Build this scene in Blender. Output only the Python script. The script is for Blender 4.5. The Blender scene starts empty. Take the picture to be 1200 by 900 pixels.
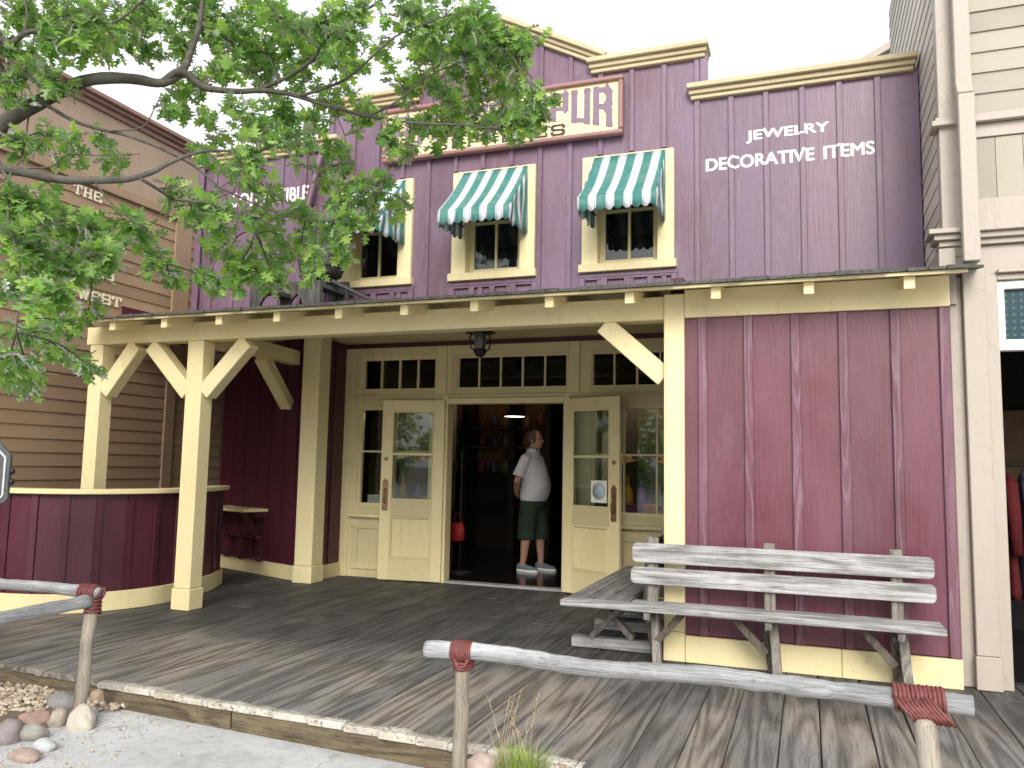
import bpy, bmesh, math, random
from mathutils import Vector, Matrix, noise
import numpy as np
random.seed(7)
S = bpy.context.scene
COL = S.collection
R = math.radians

# ------------------------------------------------------------------ camera
F_PX, PITCH, ROLL, YAW, H = 941.0, 0.10074, -0.0190, 0.35265, 1.42
fwd = Vector((-math.sin(YAW)*math.cos(PITCH), math.cos(YAW)*math.cos(PITCH), math.sin(PITCH)))
rt0 = Vector((math.cos(YAW), math.sin(YAW), 0)); dn0 = fwd.cross(rt0)
rt = math.cos(ROLL)*rt0 + math.sin(ROLL)*dn0
dn = -math.sin(ROLL)*rt0 + math.cos(ROLL)*dn0
cd = bpy.data.cameras.new('camera'); cam = bpy.data.objects.new('camera', cd); COL.objects.link(cam)
cd.sensor_width = 36; cd.lens = 36*F_PX/1200; cd.clip_end = 2000
m = Matrix((rt, -dn, -fwd)).transposed().to_4x4(); m.translation = (0, 0, H)
cam.matrix_world = m
S.camera = cam

def onY(px, py, Y):
    d = rt*((px-600)/F_PX) + dn*((py-450)/F_PX) + fwd
    t = Y/d.y
    return Vector((d.x*t, Y, H+d.z*t))

# ------------------------------------------------------------------ world, sun
SUN_EL, SUN_AZ = 31, 163
w = bpy.data.worlds.new('World'); S.world = w; w.use_nodes = True
nt = w.node_tree; bg = nt.nodes['Background']
sky = nt.nodes.new('ShaderNodeTexSky'); sky.sky_type = 'NISHITA'; sky.sun_disc = False
sky.sun_elevation = R(SUN_EL); sky.sun_rotation = R(SUN_AZ); sky.dust_density = 4.0; sky.air_density = 1.0; sky.ozone_density = 1.0
hs = nt.nodes.new('ShaderNodeHueSaturation'); hs.inputs['Saturation'].default_value = 0.22; hs.inputs['Value'].default_value = 1.0
nt.links.new(sky.outputs[0], hs.inputs['Color'])
mx = nt.nodes.new('ShaderNodeMix'); mx.data_type = 'RGBA'; mx.inputs['Factor'].default_value = 0.55
mx.inputs['B'].default_value = (7.0, 7.1, 7.3, 1)          # overcast cloud deck
nt.links.new(hs.outputs[0], mx.inputs['A']); nt.links.new(mx.outputs['Result'], bg.inputs['Color'])
bg.inputs['Strength'].default_value = 0.15
sd = bpy.data.lights.new('sun', 'SUN'); so = bpy.data.objects.new('sun', sd); COL.objects.link(so)
sd.energy = 1.5; sd.angle = R(28); sd.color = (1, .96, .9)
sv = Vector((math.sin(R(SUN_AZ))*math.cos(R(SUN_EL)), math.cos(R(SUN_AZ))*math.cos(R(SUN_EL)), math.sin(R(SUN_EL))))
so.rotation_euler = sv.to_track_quat('Z', 'Y').to_euler()
so.location = sv*30
vs = S.view_settings; vs.view_transform = 'Standard'; vs.look = 'None'; vs.gamma = 1; vs.exposure = 0.69
try: vs.use_curve_mapping = False
except Exception: pass
S.cycles.max_bounces = 8; S.cycles.transparent_max_bounces = 12

# ------------------------------------------------------------------ materials
class NT:
    def __init__(s, name):
        s.m = bpy.data.materials.new(name); s.m.use_nodes = True; s.t = s.m.node_tree
        s.b = s.t.nodes['Principled BSDF']
    def n(s, typ, **kw):
        nd = s.t.nodes.new(typ)
        for k, v in kw.items():
            if hasattr(nd, k): setattr(nd, k, v)
        return nd
    def l(s, a, b): s.t.links.new(a, b)
    def coord(s, kind='Object', scale=(1,1,1), loc=None):
        tc = s.n('ShaderNodeTexCoord'); mp = s.n('ShaderNodeMapping')
        mp.inputs['Scale'].default_value = scale
        s.l(tc.outputs[kind], mp.inputs['Vector'])
        if loc is not None: s.l(loc, mp.inputs['Location'])
        return mp.outputs[0]
    def noise(s, vec, scale, detail=4, rough=.55, dist=0):
        nd = s.n('ShaderNodeTexNoise'); nd.inputs['Scale'].default_value = scale
        nd.inputs['Detail'].default_value = detail; nd.inputs['Roughness'].default_value = rough
        nd.inputs['Distortion'].default_value = dist
        s.l(vec, nd.inputs['Vector']); return nd.outputs['Fac']
    def ramp(s, fac, stops, interp='LINEAR'):
        nd = s.n('ShaderNodeValToRGB'); nd.color_ramp.interpolation = interp
        e = nd.color_ramp.elements
        while len(e) < len(stops): e.new(.5)
        for el, (p, c) in zip(e, stops):
            el.position = p; el.color = (c[0], c[1], c[2], 1) if not isinstance(c, (int, float)) else (c, c, c, 1)
        s.l(fac, nd.inputs[0]); return nd.outputs[0]
    def mix(s, fac, a, b, blend='MIX'):
        nd = s.n('ShaderNodeMix'); nd.data_type = 'RGBA'; nd.blend_type = blend
        for v, k in ((fac, 'Factor'), (a, 'A'), (b, 'B')):
            sock = nd.inputs[k] if k == 'Factor' else nd.inputs[{'A': 6, 'B': 7}[k]]
            if isinstance(v, (int, float)): sock.default_value = v
            elif isinstance(v, tuple): sock.default_value = (*v, 1)
            else: s.l(v, sock)
        return nd.outputs[2]
    def math(s, op, a, b=None, c=None):
        nd = s.n('ShaderNodeMath'); nd.operation = op
        for i, v in enumerate((a, b, c)):
            if v is None: continue
            if isinstance(v, (int, float)): nd.inputs[i].default_value = v
            else: s.l(v, nd.inputs[i])
        return nd.outputs[0]
    def island(s): return s.n('ShaderNodeNewGeometry').outputs['Random Per Island']
    def bump(s, h, strength=.3, dist=.01):
        nd = s.n('ShaderNodeBump'); nd.inputs['Strength'].default_value = strength; nd.inputs['Distance'].default_value = dist
        s.l(h, nd.inputs['Height']); s.l(nd.outputs[0], s.b.inputs['Normal'])
    def set(s, col=None, rough=None, spec=None, metal=None):
        if col is not None:
            if isinstance(col, tuple): s.b.inputs['Base Color'].default_value = (*col, 1)
            else: s.l(col, s.b.inputs['Base Color'])
        if rough is not None:
            if isinstance(rough, (int, float)): s.b.inputs['Roughness'].default_value = rough
            else: s.l(rough, s.b.inputs['Roughness'])
        if spec is not None: s.b.inputs['Specular IOR Level'].default_value = spec
        if metal is not None: s.b.inputs['Metallic'].default_value = metal
        return s.m

def plain(name, col, rough=.6, var=.12, scale=14, spec=.4, metal=0, bump=.1):
    t = NT(name); v = t.coord()
    f = t.noise(v, scale, 5)
    lo = tuple(c*(1-var) for c in col); hi = tuple(min(1, c*(1+var)) for c in col)
    t.bump(f, bump, .004)
    return t.set(t.ramp(f, [(.3, lo), (.7, hi)]), rough, spec, metal)

def offset_coord(t, scale, mul=37.0):
    """object coords shifted per loose piece so every board has its own grain"""
    isl = t.island()
    cx = t.n('ShaderNodeCombineXYZ')
    a = t.math('MULTIPLY', isl, mul); b = t.math('MULTIPLY', isl, mul*1.7)
    t.l(a, cx.inputs[0]); t.l(b, cx.inputs[1]); t.l(t.math('MULTIPLY', isl, mul*.6), cx.inputs[2])
    return t.coord('Object', scale, cx.outputs[0]), isl

def cathedral(t, axis, isl, across, rings):
    """contour lines of a noise stretched along the board: the loops and arches of flat sawn wood"""
    k = .075
    sc = {'Z': (across, across, across*k), 'X': (across*k, across, across), 'Y': (across, across*k, across)}[axis]
    cx = t.n('ShaderNodeCombineXYZ')
    for i in range(3): t.l(t.math('MULTIPLY', isl, 53.0+17*i), cx.inputs[i])
    v = t.coord('Object', sc, cx.outputs[0])
    a = t.noise(v, 1.0, 1.5, .4, .15); f = t.noise(v, 9, 3, .6)
    ph = t.math('ADD', t.math('MULTIPLY', a, rings*6.283), t.math('MULTIPLY', f, 1.3))
    return t.math('ADD', t.math('MULTIPLY', t.math('SINE', ph), .5), .5)

def painted(name, col, faded, worn, axis='Z', rough=.5, wornamt=.62, grain=True, spec=.5, figure=.14):
    """painted boards: patchy fading, grain telegraphing through, streaks along the board"""
    t = NT(name)
    sc = {'Z': (1, 1, .12), 'X': (.12, 1, 1), 'Y': (1, .12, 1)}[axis]
    v, isl = offset_coord(t, sc)
    v2 = t.coord('Object', (1, 1, .45) if axis == 'Z' else (.6, .6, .6))
    big = t.noise(v2, 2.2, 5, .6, .4)
    streak = t.noise(v, 22, 6, .65, .3)
    fine = t.noise(v, 95, 4, .6)
    base = t.mix(t.ramp(big, [(.34, 0), (.68, 1)]), col, faded)
    tint = t.ramp(isl, [(0, .84), (1, 1.12)])
    base = t.mix(1.0, base, tint, 'MULTIPLY')
    wf = t.ramp(streak, [(wornamt, 0), (wornamt+.12, .55 if grain else .22)])
    base = t.mix(wf, base, worn)
    dark = t.ramp(fine, [(.3, .82 if grain else .94), (.55, 1)])
    base = t.mix(1.0, base, dark, 'MULTIPLY')
    # growth rings showing through the paint (cathedral figure)
    fig = cathedral(t, axis, isl, 7.0, 11)
    if grain:
        base = t.mix(t.math('MULTIPLY', t.ramp(fig, [(.55, 0), (.95, 1)]), t.ramp(t.noise(v2, 3.1, 3), [(.42, figure*.3), (.62, figure)])), base, worn)
    h = t.math('ADD', t.math('MULTIPLY', streak, .8), t.math('MULTIPLY', fig, .35 if grain else .04))
    t.bump(h, .3 if grain else .12, .004)
    rr = t.ramp(big, [(.3, rough-.08), (.7, rough+.14)])
    # knocks, drips and hand grime
    sc1 = t.noise(t.coord('Object', (1, 1, .6)), 7, 6, .75, .8); sc2 = t.noise(t.coord('Object'), 45, 4, .7)
    gm = t.math('MULTIPLY', t.ramp(sc1, [(.56, 0), (.70, .55)]), t.ramp(sc2, [(.45, .2), (.62, 1)]))
    base = t.mix(gm, base, tuple(c_*.55 for c_ in col))
    chips = t.math('MULTIPLY', t.ramp(sc2, [(.70, 0), (.73, .7)]), t.ramp(sc1, [(.5, 0), (.6, 1)]))
    base = t.mix(chips, base, (.20, .16, .12))
    return t.set(base, rr, spec)

def raw_wood(name, dark, light, axis='X', rough=.85, rings=16):
    t = NT(name)
    sc = {'Z': (1, 1, .032), 'X': (.032, 1, 1), 'Y': (1, .032, 1)}[axis]
    v, isl = offset_coord(t, sc)
    g = t.noise(v, 70, 6, .72, .12)
    f = t.noise(v, 200, 3, .6)
    fig = cathedral(t, axis, isl, rings*.5, 7)
    k = t.math('ADD', t.math('MULTIPLY', g, .80), t.math('MULTIPLY', fig, .20))
    c = t.ramp(k, [(.28, dark), (.5, tuple((a*.45+b*.55) for a, b in zip(dark, light))), (.72, light)])
    c = t.mix(1.0, c, t.ramp(isl, [(0, .8), (1, 1.15)]), 'MULTIPLY')
    c = t.mix(t.ramp(f, [(.32, .75), (.44, 0)]), c, tuple(a*.35 for a in dark))
    blot = t.noise(t.coord('Object'), 3.5, 5, .65, .5)
    c = t.mix(1.0, c, t.ramp(blot, [(.3, .72), (.65, 1.1)]), 'MULTIPLY')
    t.bump(t.math('ADD', k, t.math('MULTIPLY', f, .5)), .5, .004)
    return t.set(c, rough, .3)

def _dummy(): pass
MAT = {}
MAT['purple_up'] = painted('faded_glare_purple_paint', (.138, .066, .100), (.185, .118, .182), (.26, .195, .26), rough=.42, wornamt=.60, spec=.6, figure=.12)  # faded paint, paled further to put sky glare into the colour
MAT['purple_batten'] = painted('worn_maroon_batten', (.115, .025, .043), (.165, .068, .098), (.26, .175, .225), rough=.46, wornamt=.62, spec=.6, figure=.5)
MAT['purple'] = painted('maroon_paint', (.112, .017, .032), (.148, .046, .073), (.22, .125, .17), rough=.43, wornamt=.66, spec=.6, figure=.10)
MAT['purple_shaded'] = painted('shaded_maroon_paint', (.062, .008, .018), (.082, .014, .028), (.12, .042, .06), rough=.45, wornamt=.68)  # darker copy of the maroon; porch shade is put into the colour
MAT['cream'] = painted('cream_paint', (.68, .58, .315), (.725, .63, .37), (.56, .47, .26), rough=.5, wornamt=.66, grain=False)
MAT['cream_h'] = painted('cream_paint_level', (.68, .58, .315), (.725, .63, .37), (.56, .47, .26), axis='X', rough=.5, wornamt=.66, grain=False)
MAT['cornice'] = painted('ochre_cream_paint', (.43, .35, .205), (.50, .42, .265), (.32, .255, .145), axis='X', rough=.55, wornamt=.6, grain=False)
MAT['brown'] = painted('tan_brown_paint', (.28, .185, .115), (.315, .215, .135), (.235, .155, .10), axis='Y', rough=.6, wornamt=.66, grain=False)
MAT['brown_lt'] = plain('pale_tan_paint', (.36, .265, .19), .6, .08, 3)
MAT['brown_dk'] = plain('dark_brown_trim', (.11, .065, .04), .55, .1)
MAT['beige'] = painted('cream_siding_paint', (.32, .285, .225), (.35, .315, .25), (.285, .25, .195), axis='X', rough=.55, wornamt=.68, grain=False)
MAT['beige_y'] = painted('light_lifted_siding_paint', (.56, .505, .445), (.60, .545, .48), (.50, .45, .395), axis='Y', rough=.55, wornamt=.68, grain=False)  # side wall colour lifted to stand in for light missing there
MAT['taupe'] = painted('taupe_trim_paint', (.36, .31, .26), (.395, .345, .29), (.32, .275, .228), rough=.5, wornamt=.66, grain=False)
MAT['white'] = plain('white_paint', (.80, .80, .76), .5, .05)
MAT['white_worn'] = plain('white_letter_paint', (.78, .76, .72), .6, .1, 30)
MAT['shingle'] = plain('grey_shingle', (.085, .082, .072), .9, .4, 25, bump=.5)
MAT['grey_wood'] = raw_wood('weathered_grey_wood', (.13, .125, .12), (.46, .45, .44), 'X')
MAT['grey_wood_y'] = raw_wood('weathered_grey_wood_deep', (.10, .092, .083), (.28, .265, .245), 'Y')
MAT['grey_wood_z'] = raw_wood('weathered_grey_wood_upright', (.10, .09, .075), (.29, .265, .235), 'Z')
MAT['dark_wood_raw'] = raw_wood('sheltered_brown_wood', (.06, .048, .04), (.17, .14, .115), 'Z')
MAT['log'] = raw_wood('peeled_grey_log', (.16, .16, .16), (.43, .44, .445), 'X', .6, 6)
MAT['log_y'] = raw_wood('peeled_grey_log_deep', (.16, .16, .16), (.43, .44, .445), 'Y', .6, 6)
MAT['post_log'] = raw_wood('peeled_brown_log', (.20, .17, .13), (.43, .385, .32), 'Z', .75, 6)
MAT['riser'] = raw_wood('stained_timber', (.055, .042, .026), (.19, .15, .095), 'X')
MAT['rope'] = plain('red_rawhide', (.15, .043, .040), .5, .4, 60)
MAT['black'] = plain('black_iron', (.02, .02, .022), .5, .2)
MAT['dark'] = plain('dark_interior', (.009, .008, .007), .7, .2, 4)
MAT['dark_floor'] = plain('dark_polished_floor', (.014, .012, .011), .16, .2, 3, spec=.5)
MAT['dark_wood'] = plain('dark_brown_wood', (.026, .016, .010), .55, .2, 8)
MAT['honey'] = plain('honey_coloured_wood', (.15, .08, .03), .6, .2, 8)
MAT['brass'] = plain('aged_copper', (.34, .22, .15), .38, .25, 40, metal=.85)
MAT['bark'] = None
MAT['prop_wood'] = raw_wood('dark_weathered_wood', (.045, .042, .038), (.13, .125, .115), 'Z')
MAT['soil'] = plain('packed_soil', (.16, .12, .085), .95, .25, 10)

def deck_mat():
    t = NT('weathered_deck_boards')
    v, isl = offset_coord(t, (1, .035, 1))
    w = t.coord('Object')
    g = t.noise(v, 55, 7, .72, .15)
    fine = t.noise(v, 170, 4, .65)
    fig = cathedral(t, 'Y', isl, 5.0, 8)
    k = t.math('ADD', t.math('MULTIPLY', g, .70), t.math('MULTIPLY', fig, .30))
    grey = t.ramp(k, [(.25, (.075, .071, .065)), (.5, (.180, .172, .160)), (.75, (.275, .265, .248))])
    brown = t.ramp(k, [(.25, (.080, .065, .052)), (.5, (.205, .172, .138)), (.75, (.33, .282, .230))])
    pat = t.noise(w, 1.3, 5, .6, .6)
    pat2 = t.math('ADD', pat, t.math('MULTIPLY', t.math('SUBTRACT', isl, .5), .16))
    c = t.mix(t.ramp(pat2, [(.42, 0), (.64, .85)]), grey, brown)
    # patchy dark tone toward the shop: porch shade put into the board colour
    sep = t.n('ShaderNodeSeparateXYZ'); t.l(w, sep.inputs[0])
    shade_noise = t.noise(w, .8, 4, .6, .8)
    path = t.math('ADD', shade_noise, t.math('MULTIPLY', t.math('SUBTRACT', sep.outputs[1], 5.15), .30))
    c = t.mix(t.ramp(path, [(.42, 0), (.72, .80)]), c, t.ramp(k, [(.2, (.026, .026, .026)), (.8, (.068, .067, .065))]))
    c = t.mix(t.ramp(fine, [(.30, .75), (.44, 0)]), c, (.028, .022, .017))
    c = t.mix(1.0, c, t.ramp(isl, [(0, .84), (1, 1.14)]), 'MULTIPLY')
    # chipped pale paint on the board ends along the step edge
    edge = t.math('SUBTRACT', sep.outputs[1], t.math('MULTIPLY', sep.outputs[0], -.062))
    chip = t.noise(t.coord('Object', (1, 1, 1)), 38, 5, .7)
    chip2 = t.noise(t.coord('Object', (1, 1, 1)), 5, 3, .6)
    e = t.math('SUBTRACT', t.math('ADD', t.math('MULTIPLY', chip, .10), t.math('MULTIPLY', chip2, .13)), t.math('SUBTRACT', edge, 3.766))
    limx = t.math('LESS_THAN', t.math('ABSOLUTE', t.math('ADD', sep.outputs[0], 2.65)), 1.62)
    em = t.math('MULTIPLY', t.ramp(e, [(.0, 0), (.035, 1)]), limx)
    em = t.math('MULTIPLY', em, t.ramp(chip, [(.38, .05), (.48, 1)]))
    c = t.mix(em, c, t.mix(t.ramp(chip2, [(.4, 0), (.6, 1)]), (.40, .36, .29), (.58, .55, .48)))
    t.bump(t.math('ADD', k, t.math('MULTIPLY', fine, .6)), .55, .006)
    return t.set(c, t.ramp(pat, [(.35, .55), (.7, .85)]), .35)
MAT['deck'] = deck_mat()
MAT['dark_rust'] = plain('rusted_nails', (.03, .022, .018), .7, .2)

def pavement_mat():
    t = NT('grey_concrete'); v = t.coord()
    a = t.noise(v, 1.2, 6, .65, .5); b = t.noise(v, 14, 6, .7); c3 = t.noise(v, 90, 3, .6)
    c = t.ramp(a, [(.3, (.44, .445, .45)), (.7, (.60, .605, .61))])
    c = t.mix(t.ramp(b, [(.52, 0), (.72, .55)]), c, (.27, .255, .23))
    c = t.mix(t.ramp(t.noise(v, 2.3, 6, .7, 1.0), [(.50, 0), (.66, .45)]), c, (.30, .29, .27))
    c = t.mix(t.ramp(t.noise(v, 3.1, 3, .5, 1.5), [(.68, 0), (.74, .6)]), c, (.27, .19, .09))
    c = t.mix(t.ramp(c3, [(.3, .3), (.5, 0)]), c, (.2, .2, .2))
    wv_ = t.n('ShaderNodeMix'); wv_.data_type = 'VECTOR'
    vo = t.n('ShaderNodeTexVoronoi'); vo.feature = 'DISTANCE_TO_EDGE'; vo.inputs['Scale'].default_value = .75
    ds = t.n('ShaderNodeTexNoise'); ds.inputs['Scale'].default_value = 3; ds.inputs['Detail'].default_value = 6; t.l(v, ds.inputs['Vector'])
    ad = t.n('ShaderNodeVectorMath'); ad.operation = 'MULTIPLY_ADD'; t.l(ds.outputs['Color'], ad.inputs[0]); ad.inputs[1].default_value = (.5, .5, .5); t.l(v, ad.inputs[2])
    t.l(ad.outputs[0], vo.inputs['Vector'])
    crk = t.math('MULTIPLY', t.ramp(vo.outputs['Distance'], [(.002, 1), (.007, 0)]), t.ramp(a, [(.45, 0), (.55, .8)]))
    c = t.mix(crk, c, (.13, .125, .115))
    t.bump(b, .3, .005)
    return t.set(c, .85, .3)
MAT['pavement'] = pavement_mat()

def bark_mat():
    t = NT('grey_brown_bark'); v = t.coord('Object', (1, 1, 1))
    a = t.noise(v, 18, 6, .7, .5); b = t.noise(v, 4, 3)
    c = t.ramp(a, [(.3, (.045, .04, .034)), (.7, (.135, .12, .10))])
    c = t.mix(t.ramp(b, [(.5, 0), (.7, .4)]), c, (.17, .165, .14))
    t.bump(a, .7, .01)
    return t.set(c, .9, .2)
MAT['bark'] = bark_mat()

def leaf_mat(name, a, b, c, trans=.45):
    t = NT(name)
    isl = t.island()
    col = t.ramp(isl, [(0, a), (.55, b), (1, c)])
    t.t.nodes.remove(t.b)
    out = t.t.nodes['Material Output']
    d = t.n('ShaderNodeBsdfDiffuse'); tr = t.n('ShaderNodeBsdfTranslucent'); gl = t.n('ShaderNodeBsdfGlossy')
    gl.inputs['Roughness'].default_value = .5
    t.l(col, d.inputs[0])
    t.l(t.mix(1.0, col, (1.5, 1.55, .8), 'MULTIPLY'), tr.inputs[0])
    ms = t.n('ShaderNodeMixShader'); ms.inputs[0].default_value = trans
    t.l(d.outputs[0], ms.inputs[1]); t.l(tr.outputs[0], ms.inputs[2])
    fr = t.n('ShaderNodeFresnel'); fr.inputs[0].default_value = 1.28
    m2 = t.n('ShaderNodeMixShader'); t.l(fr.outputs[0], m2.inputs[0]); t.l(ms.outputs[0], m2.inputs[1]); t.l(gl.outputs[0], m2.inputs[2])
    t.l(m2.outputs[0], out.inputs[0])
    return t.m
MAT['leaf'] = leaf_mat('oak_leaf', (.105, .23, .065), (.225, .395, .095), (.40, .56, .145), .58)
MAT['grass'] = leaf_mat('grass_blade', (.16, .28, .03), (.30, .44, .06), (.45, .52, .13))
MAT['straw'] = plain('dry_grass', (.48, .38, .22), .8)

def glass_mat(name, tint=(.85, .9, .88), ior=1.5, boost=1.0):
    t = NT(name); t.t.nodes.remove(t.b); out = t.t.nodes['Material Output']
    tr = t.n('ShaderNodeBsdfTransparent'); tr.inputs[0].default_value = (*tint, 1)
    gl = t.n('ShaderNodeBsdfGlossy'); gl.inputs['Roughness'].default_value = .02
    fr = t.n('ShaderNodeFresnel'); fr.inputs[0].default_value = ior
    f = t.math('MULTIPLY', fr.outputs[0], 1.25*boost)
    f = t.math('MINIMUM', f, 1.0)
    ms = t.n('ShaderNodeMixShader'); t.l(f, ms.inputs[0]); t.l(tr.outputs[0], ms.inputs[1]); t.l(gl.outputs[0], ms.inputs[2])
    t.l(ms.outputs[0], out.inputs[0]); return t.m
MAT['glass'] = glass_mat('window_glass')
MAT['smoked'] = glass_mat('dark_window_glass', (.35, .38, .45))

def emit(name, col, s):
    t = NT(name); t.t.nodes.remove(t.b); e = t.n('ShaderNodeEmission')
    e.inputs[0].default_value = (*col, 1); e.inputs[1].default_value = s
    t.l(e.outputs[0], t.t.nodes['Material Output'].inputs[0]); return t.m
MAT['lamp'] = emit('lit_lamp', (1, .88, .70), 2.5)
MAT['added_strip'] = emit('added_display_light', (1, .80, .55), 26)
MAT['strip'] = emit('lit_tube', (1, .60, .26), 1.3)

def awning_mat(name, axis, period, phase):
    t = NT(name); tc = t.n('ShaderNodeTexCoord'); sp = t.n('ShaderNodeSeparateXYZ'); t.l(tc.outputs['Object'], sp.inputs[0])
    x = t.math('FRACT', t.math('ADD', t.math('DIVIDE', sp.outputs['XYZ'.index(axis)], period), phase))
    Wh, Pk, Gr = (.60, .62, .66), (.20, .25, .26), (.045, .185, .165)
    c = t.ramp(x, [(0, Wh), (.26, Pk), (.30, Wh), (.35, Pk), (.385, Gr), (.86, Pk), (.895, Wh), (.94, Pk), (.975, Wh)], 'CONSTANT')
    oi = t.n('ShaderNodeObjectInfo'); cxr = t.n('ShaderNodeCombineXYZ')
    for i_ in range(3): t.l(t.math('MULTIPLY', oi.outputs['Random'], 31.0), cxr.inputs[i_])
    v = t.coord('Object', (1, 1, 1), cxr.outputs[0]); n = t.noise(v, 7, 5, .7, .6)
    c = t.mix(t.ramp(n, [(.46, 0), (.72, .42)]), c, (.27, .30, .26))
    t.bump(t.noise(v, 14, 3), .25, .01)
    return t.set(c, .75, .25)

# ------------------------------------------------------------------ mesh builder
class MB:
    def __init__(s): s.v = []; s.f = []; s.smooth = []
    def add(s, vs, fs, smooth=False):
        o = len(s.v); s.v += [tuple(p) for p in vs]; s.f += [tuple(i+o for i in f) for f in fs]; s.smooth += [smooth]*len(fs); return s
    def box(s, x0, x1, y0, y1, z0, z1):
        x0, x1 = sorted((x0, x1)); y0, y1 = sorted((y0, y1)); z0, z1 = sorted((z0, z1))
        return s.add([(x0,y0,z0),(x1,y0,z0),(x1,y1,z0),(x0,y1,z0),(x0,y0,z1),(x1,y0,z1),(x1,y1,z1),(x0,y1,z1)],
                     [(0,3,2,1),(4,5,6,7),(0,1,5,4),(1,2,6,5),(2,3,7,6),(3,0,4,7)])
    def obox(s, c, u, v, w):
        c = Vector(c); u = Vector(u); v = Vector(v); w = Vector(w); P = []
        if u.cross(v).dot(w) < 0: u = -u
        for a, b, d in ((-1,-1,-1),(1,-1,-1),(1,1,-1),(-1,1,-1),(-1,-1,1),(1,-1,1),(1,1,1),(-1,1,1)): P.append(c+u*a+v*b+w*d)
        return s.add(P, [(0,3,2,1),(4,5,6,7),(0,1,5,4),(1,2,6,5),(2,3,7,6),(3,0,4,7)])
    def bar(s, a, b, wd, ht, up=(0,0,1)):
        a = Vector(a); b = Vector(b); d = b-a; side = d.cross(Vector(up)).normalized(); u2 = side.cross(d).normalized()
        return s.obox((a+b)/2, d/2, side*wd/2, u2*ht/2)
    def prism(s, poly, dirv):
        """planar polygon (list of 3d) extruded by dirv"""
        n = len(poly); P = [Vector(p) for p in poly]; D = Vector(dirv)
        nrm = Vector((0,0,0))
        for i in range(n): nrm += P[i].cross(P[(i+1) % n])
        if nrm.dot(D) > 0: P.reverse()
        vs = P+[p+D for p in P]
        fs = [tuple(range(n)), tuple(range(2*n-1, n-1, -1))]+[(i, i+n, (i+1) % n+n, (i+1) % n) for i in range(n)]
        return s.add(vs, fs)
    def tube(s, pts, rad, n=10, cap=True, smooth=True):
        P = [Vector(p) for p in pts]; rr = rad if isinstance(rad, (list, tuple)) else [rad]*len(P)
        vs = []; fs = []; prev = None
        for i, p in enumerate(P):
            d = (P[min(i+1, len(P)-1)]-P[max(i-1, 0)]).normalized()
            if prev is None:
                a = d.orthogonal().normalized()
            else:
                a = (prev-d*prev.dot(d)); a = a.normalized() if a.length > 1e-6 else d.orthogonal().normalized()
            prev = a; b = d.cross(a)
            for k in range(n):
                t = 2*math.pi*k/n; vs.append(p+(a*math.cos(t)+b*math.sin(t))*rr[i])
        for i in range(len(P)-1):
            for k in range(n):
                fs.append((i*n+k, i*n+(k+1) % n, (i+1)*n+(k+1) % n, (i+1)*n+k))
        if cap: fs += [tuple(range(n-1, -1, -1)), tuple(range((len(P)-1)*n, len(P)*n))]
        return s.add(vs, fs, smooth)
    def lathe(s, prof, c=(0,0,0), n=24, smooth=True):
        c = Vector(c); vs = []; fs = []
        for r, z in prof:
            for k in range(n):
                t = 2*math.pi*k/n; vs.append(c+Vector((r*math.cos(t), r*math.sin(t), z)))
        for i in range(len(prof)-1):
            for k in range(n): fs.append((i*n+k, i*n+(k+1) % n, (i+1)*n+(k+1) % n, (i+1)*n+k))
        fs += [tuple(range(n-1, -1, -1)), tuple(range((len(prof)-1)*n, len(prof)*n))]
        return s.add(vs, fs, smooth)
    def rings(s, rings, n=20, smooth=True):
        """loft of ellipses: (cx,cy,cz, ax(vec), by(vec))"""
        vs = []; fs = []
        for c, a, b in rings:
            c = Vector(c); a = Vector(a); b = Vector(b)
            for k in range(n):
                t = 2*math.pi*k/n; vs.append(c+a*math.cos(t)+b*math.sin(t))
        for i in range(len(rings)-1):
            for k in range(n): fs.append((i*n+k, i*n+(k+1) % n, (i+1)*n+(k+1) % n, (i+1)*n+k))
        fs += [tuple(range(n-1, -1, -1)), tuple(range((len(rings)-1)*n, len(rings)*n))]
        return s.add(vs, fs, smooth)
    def ball(s, c, r, n=12, sq=None):
        c = Vector(c); rx, ry, rz = r if isinstance(r, (tuple, list)) else (r, r, r)
        prof = [(math.sin(math.pi*i/n), -math.cos(math.pi*i/n)) for i in range(n+1)]
        rr = [((c.x, c.y, c.z+z*rz), (max(q, .02)*rx, 0, 0), (0, max(q, .02)*ry, 0)) for q, z in prof]
        return s.rings(rr, n*2)
    def wall(s, rect, holes, Y, th, dirn='Y'):
        """rect with rectangular holes cut into boxes, in the XZ plane"""
        for x0, x1, z0, z1 in cut([rect], holes): s.box(x0, x1, Y, Y+th, z0, z1)
        return s
    def build(s, name, mat, parent=None, bevel=0, seg=1):
        me = bpy.data.meshes.new(name)
        off = parent_world(parent)
        me.from_pydata([tuple(Vector(p)-off) for p in s.v], [], s.f)
        me.polygons.foreach_set('use_smooth', s.smooth); me.update()
        me.materials.append(MAT[mat] if isinstance(mat, str) else mat)
        o = bpy.data.objects.new(name, me); COL.objects.link(o)
        if parent: o.parent = parent
        if bevel:
            b = o.modifiers.new('bevel', 'BEVEL'); b.width = bevel; b.segments = seg; b.limit_method = 'ANGLE'; b.angle_limit = R(40)
        return o

def parent_world(p):
    v = Vector((0, 0, 0))
    while p is not None: v += p.location; p = p.parent
    return v

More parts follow.
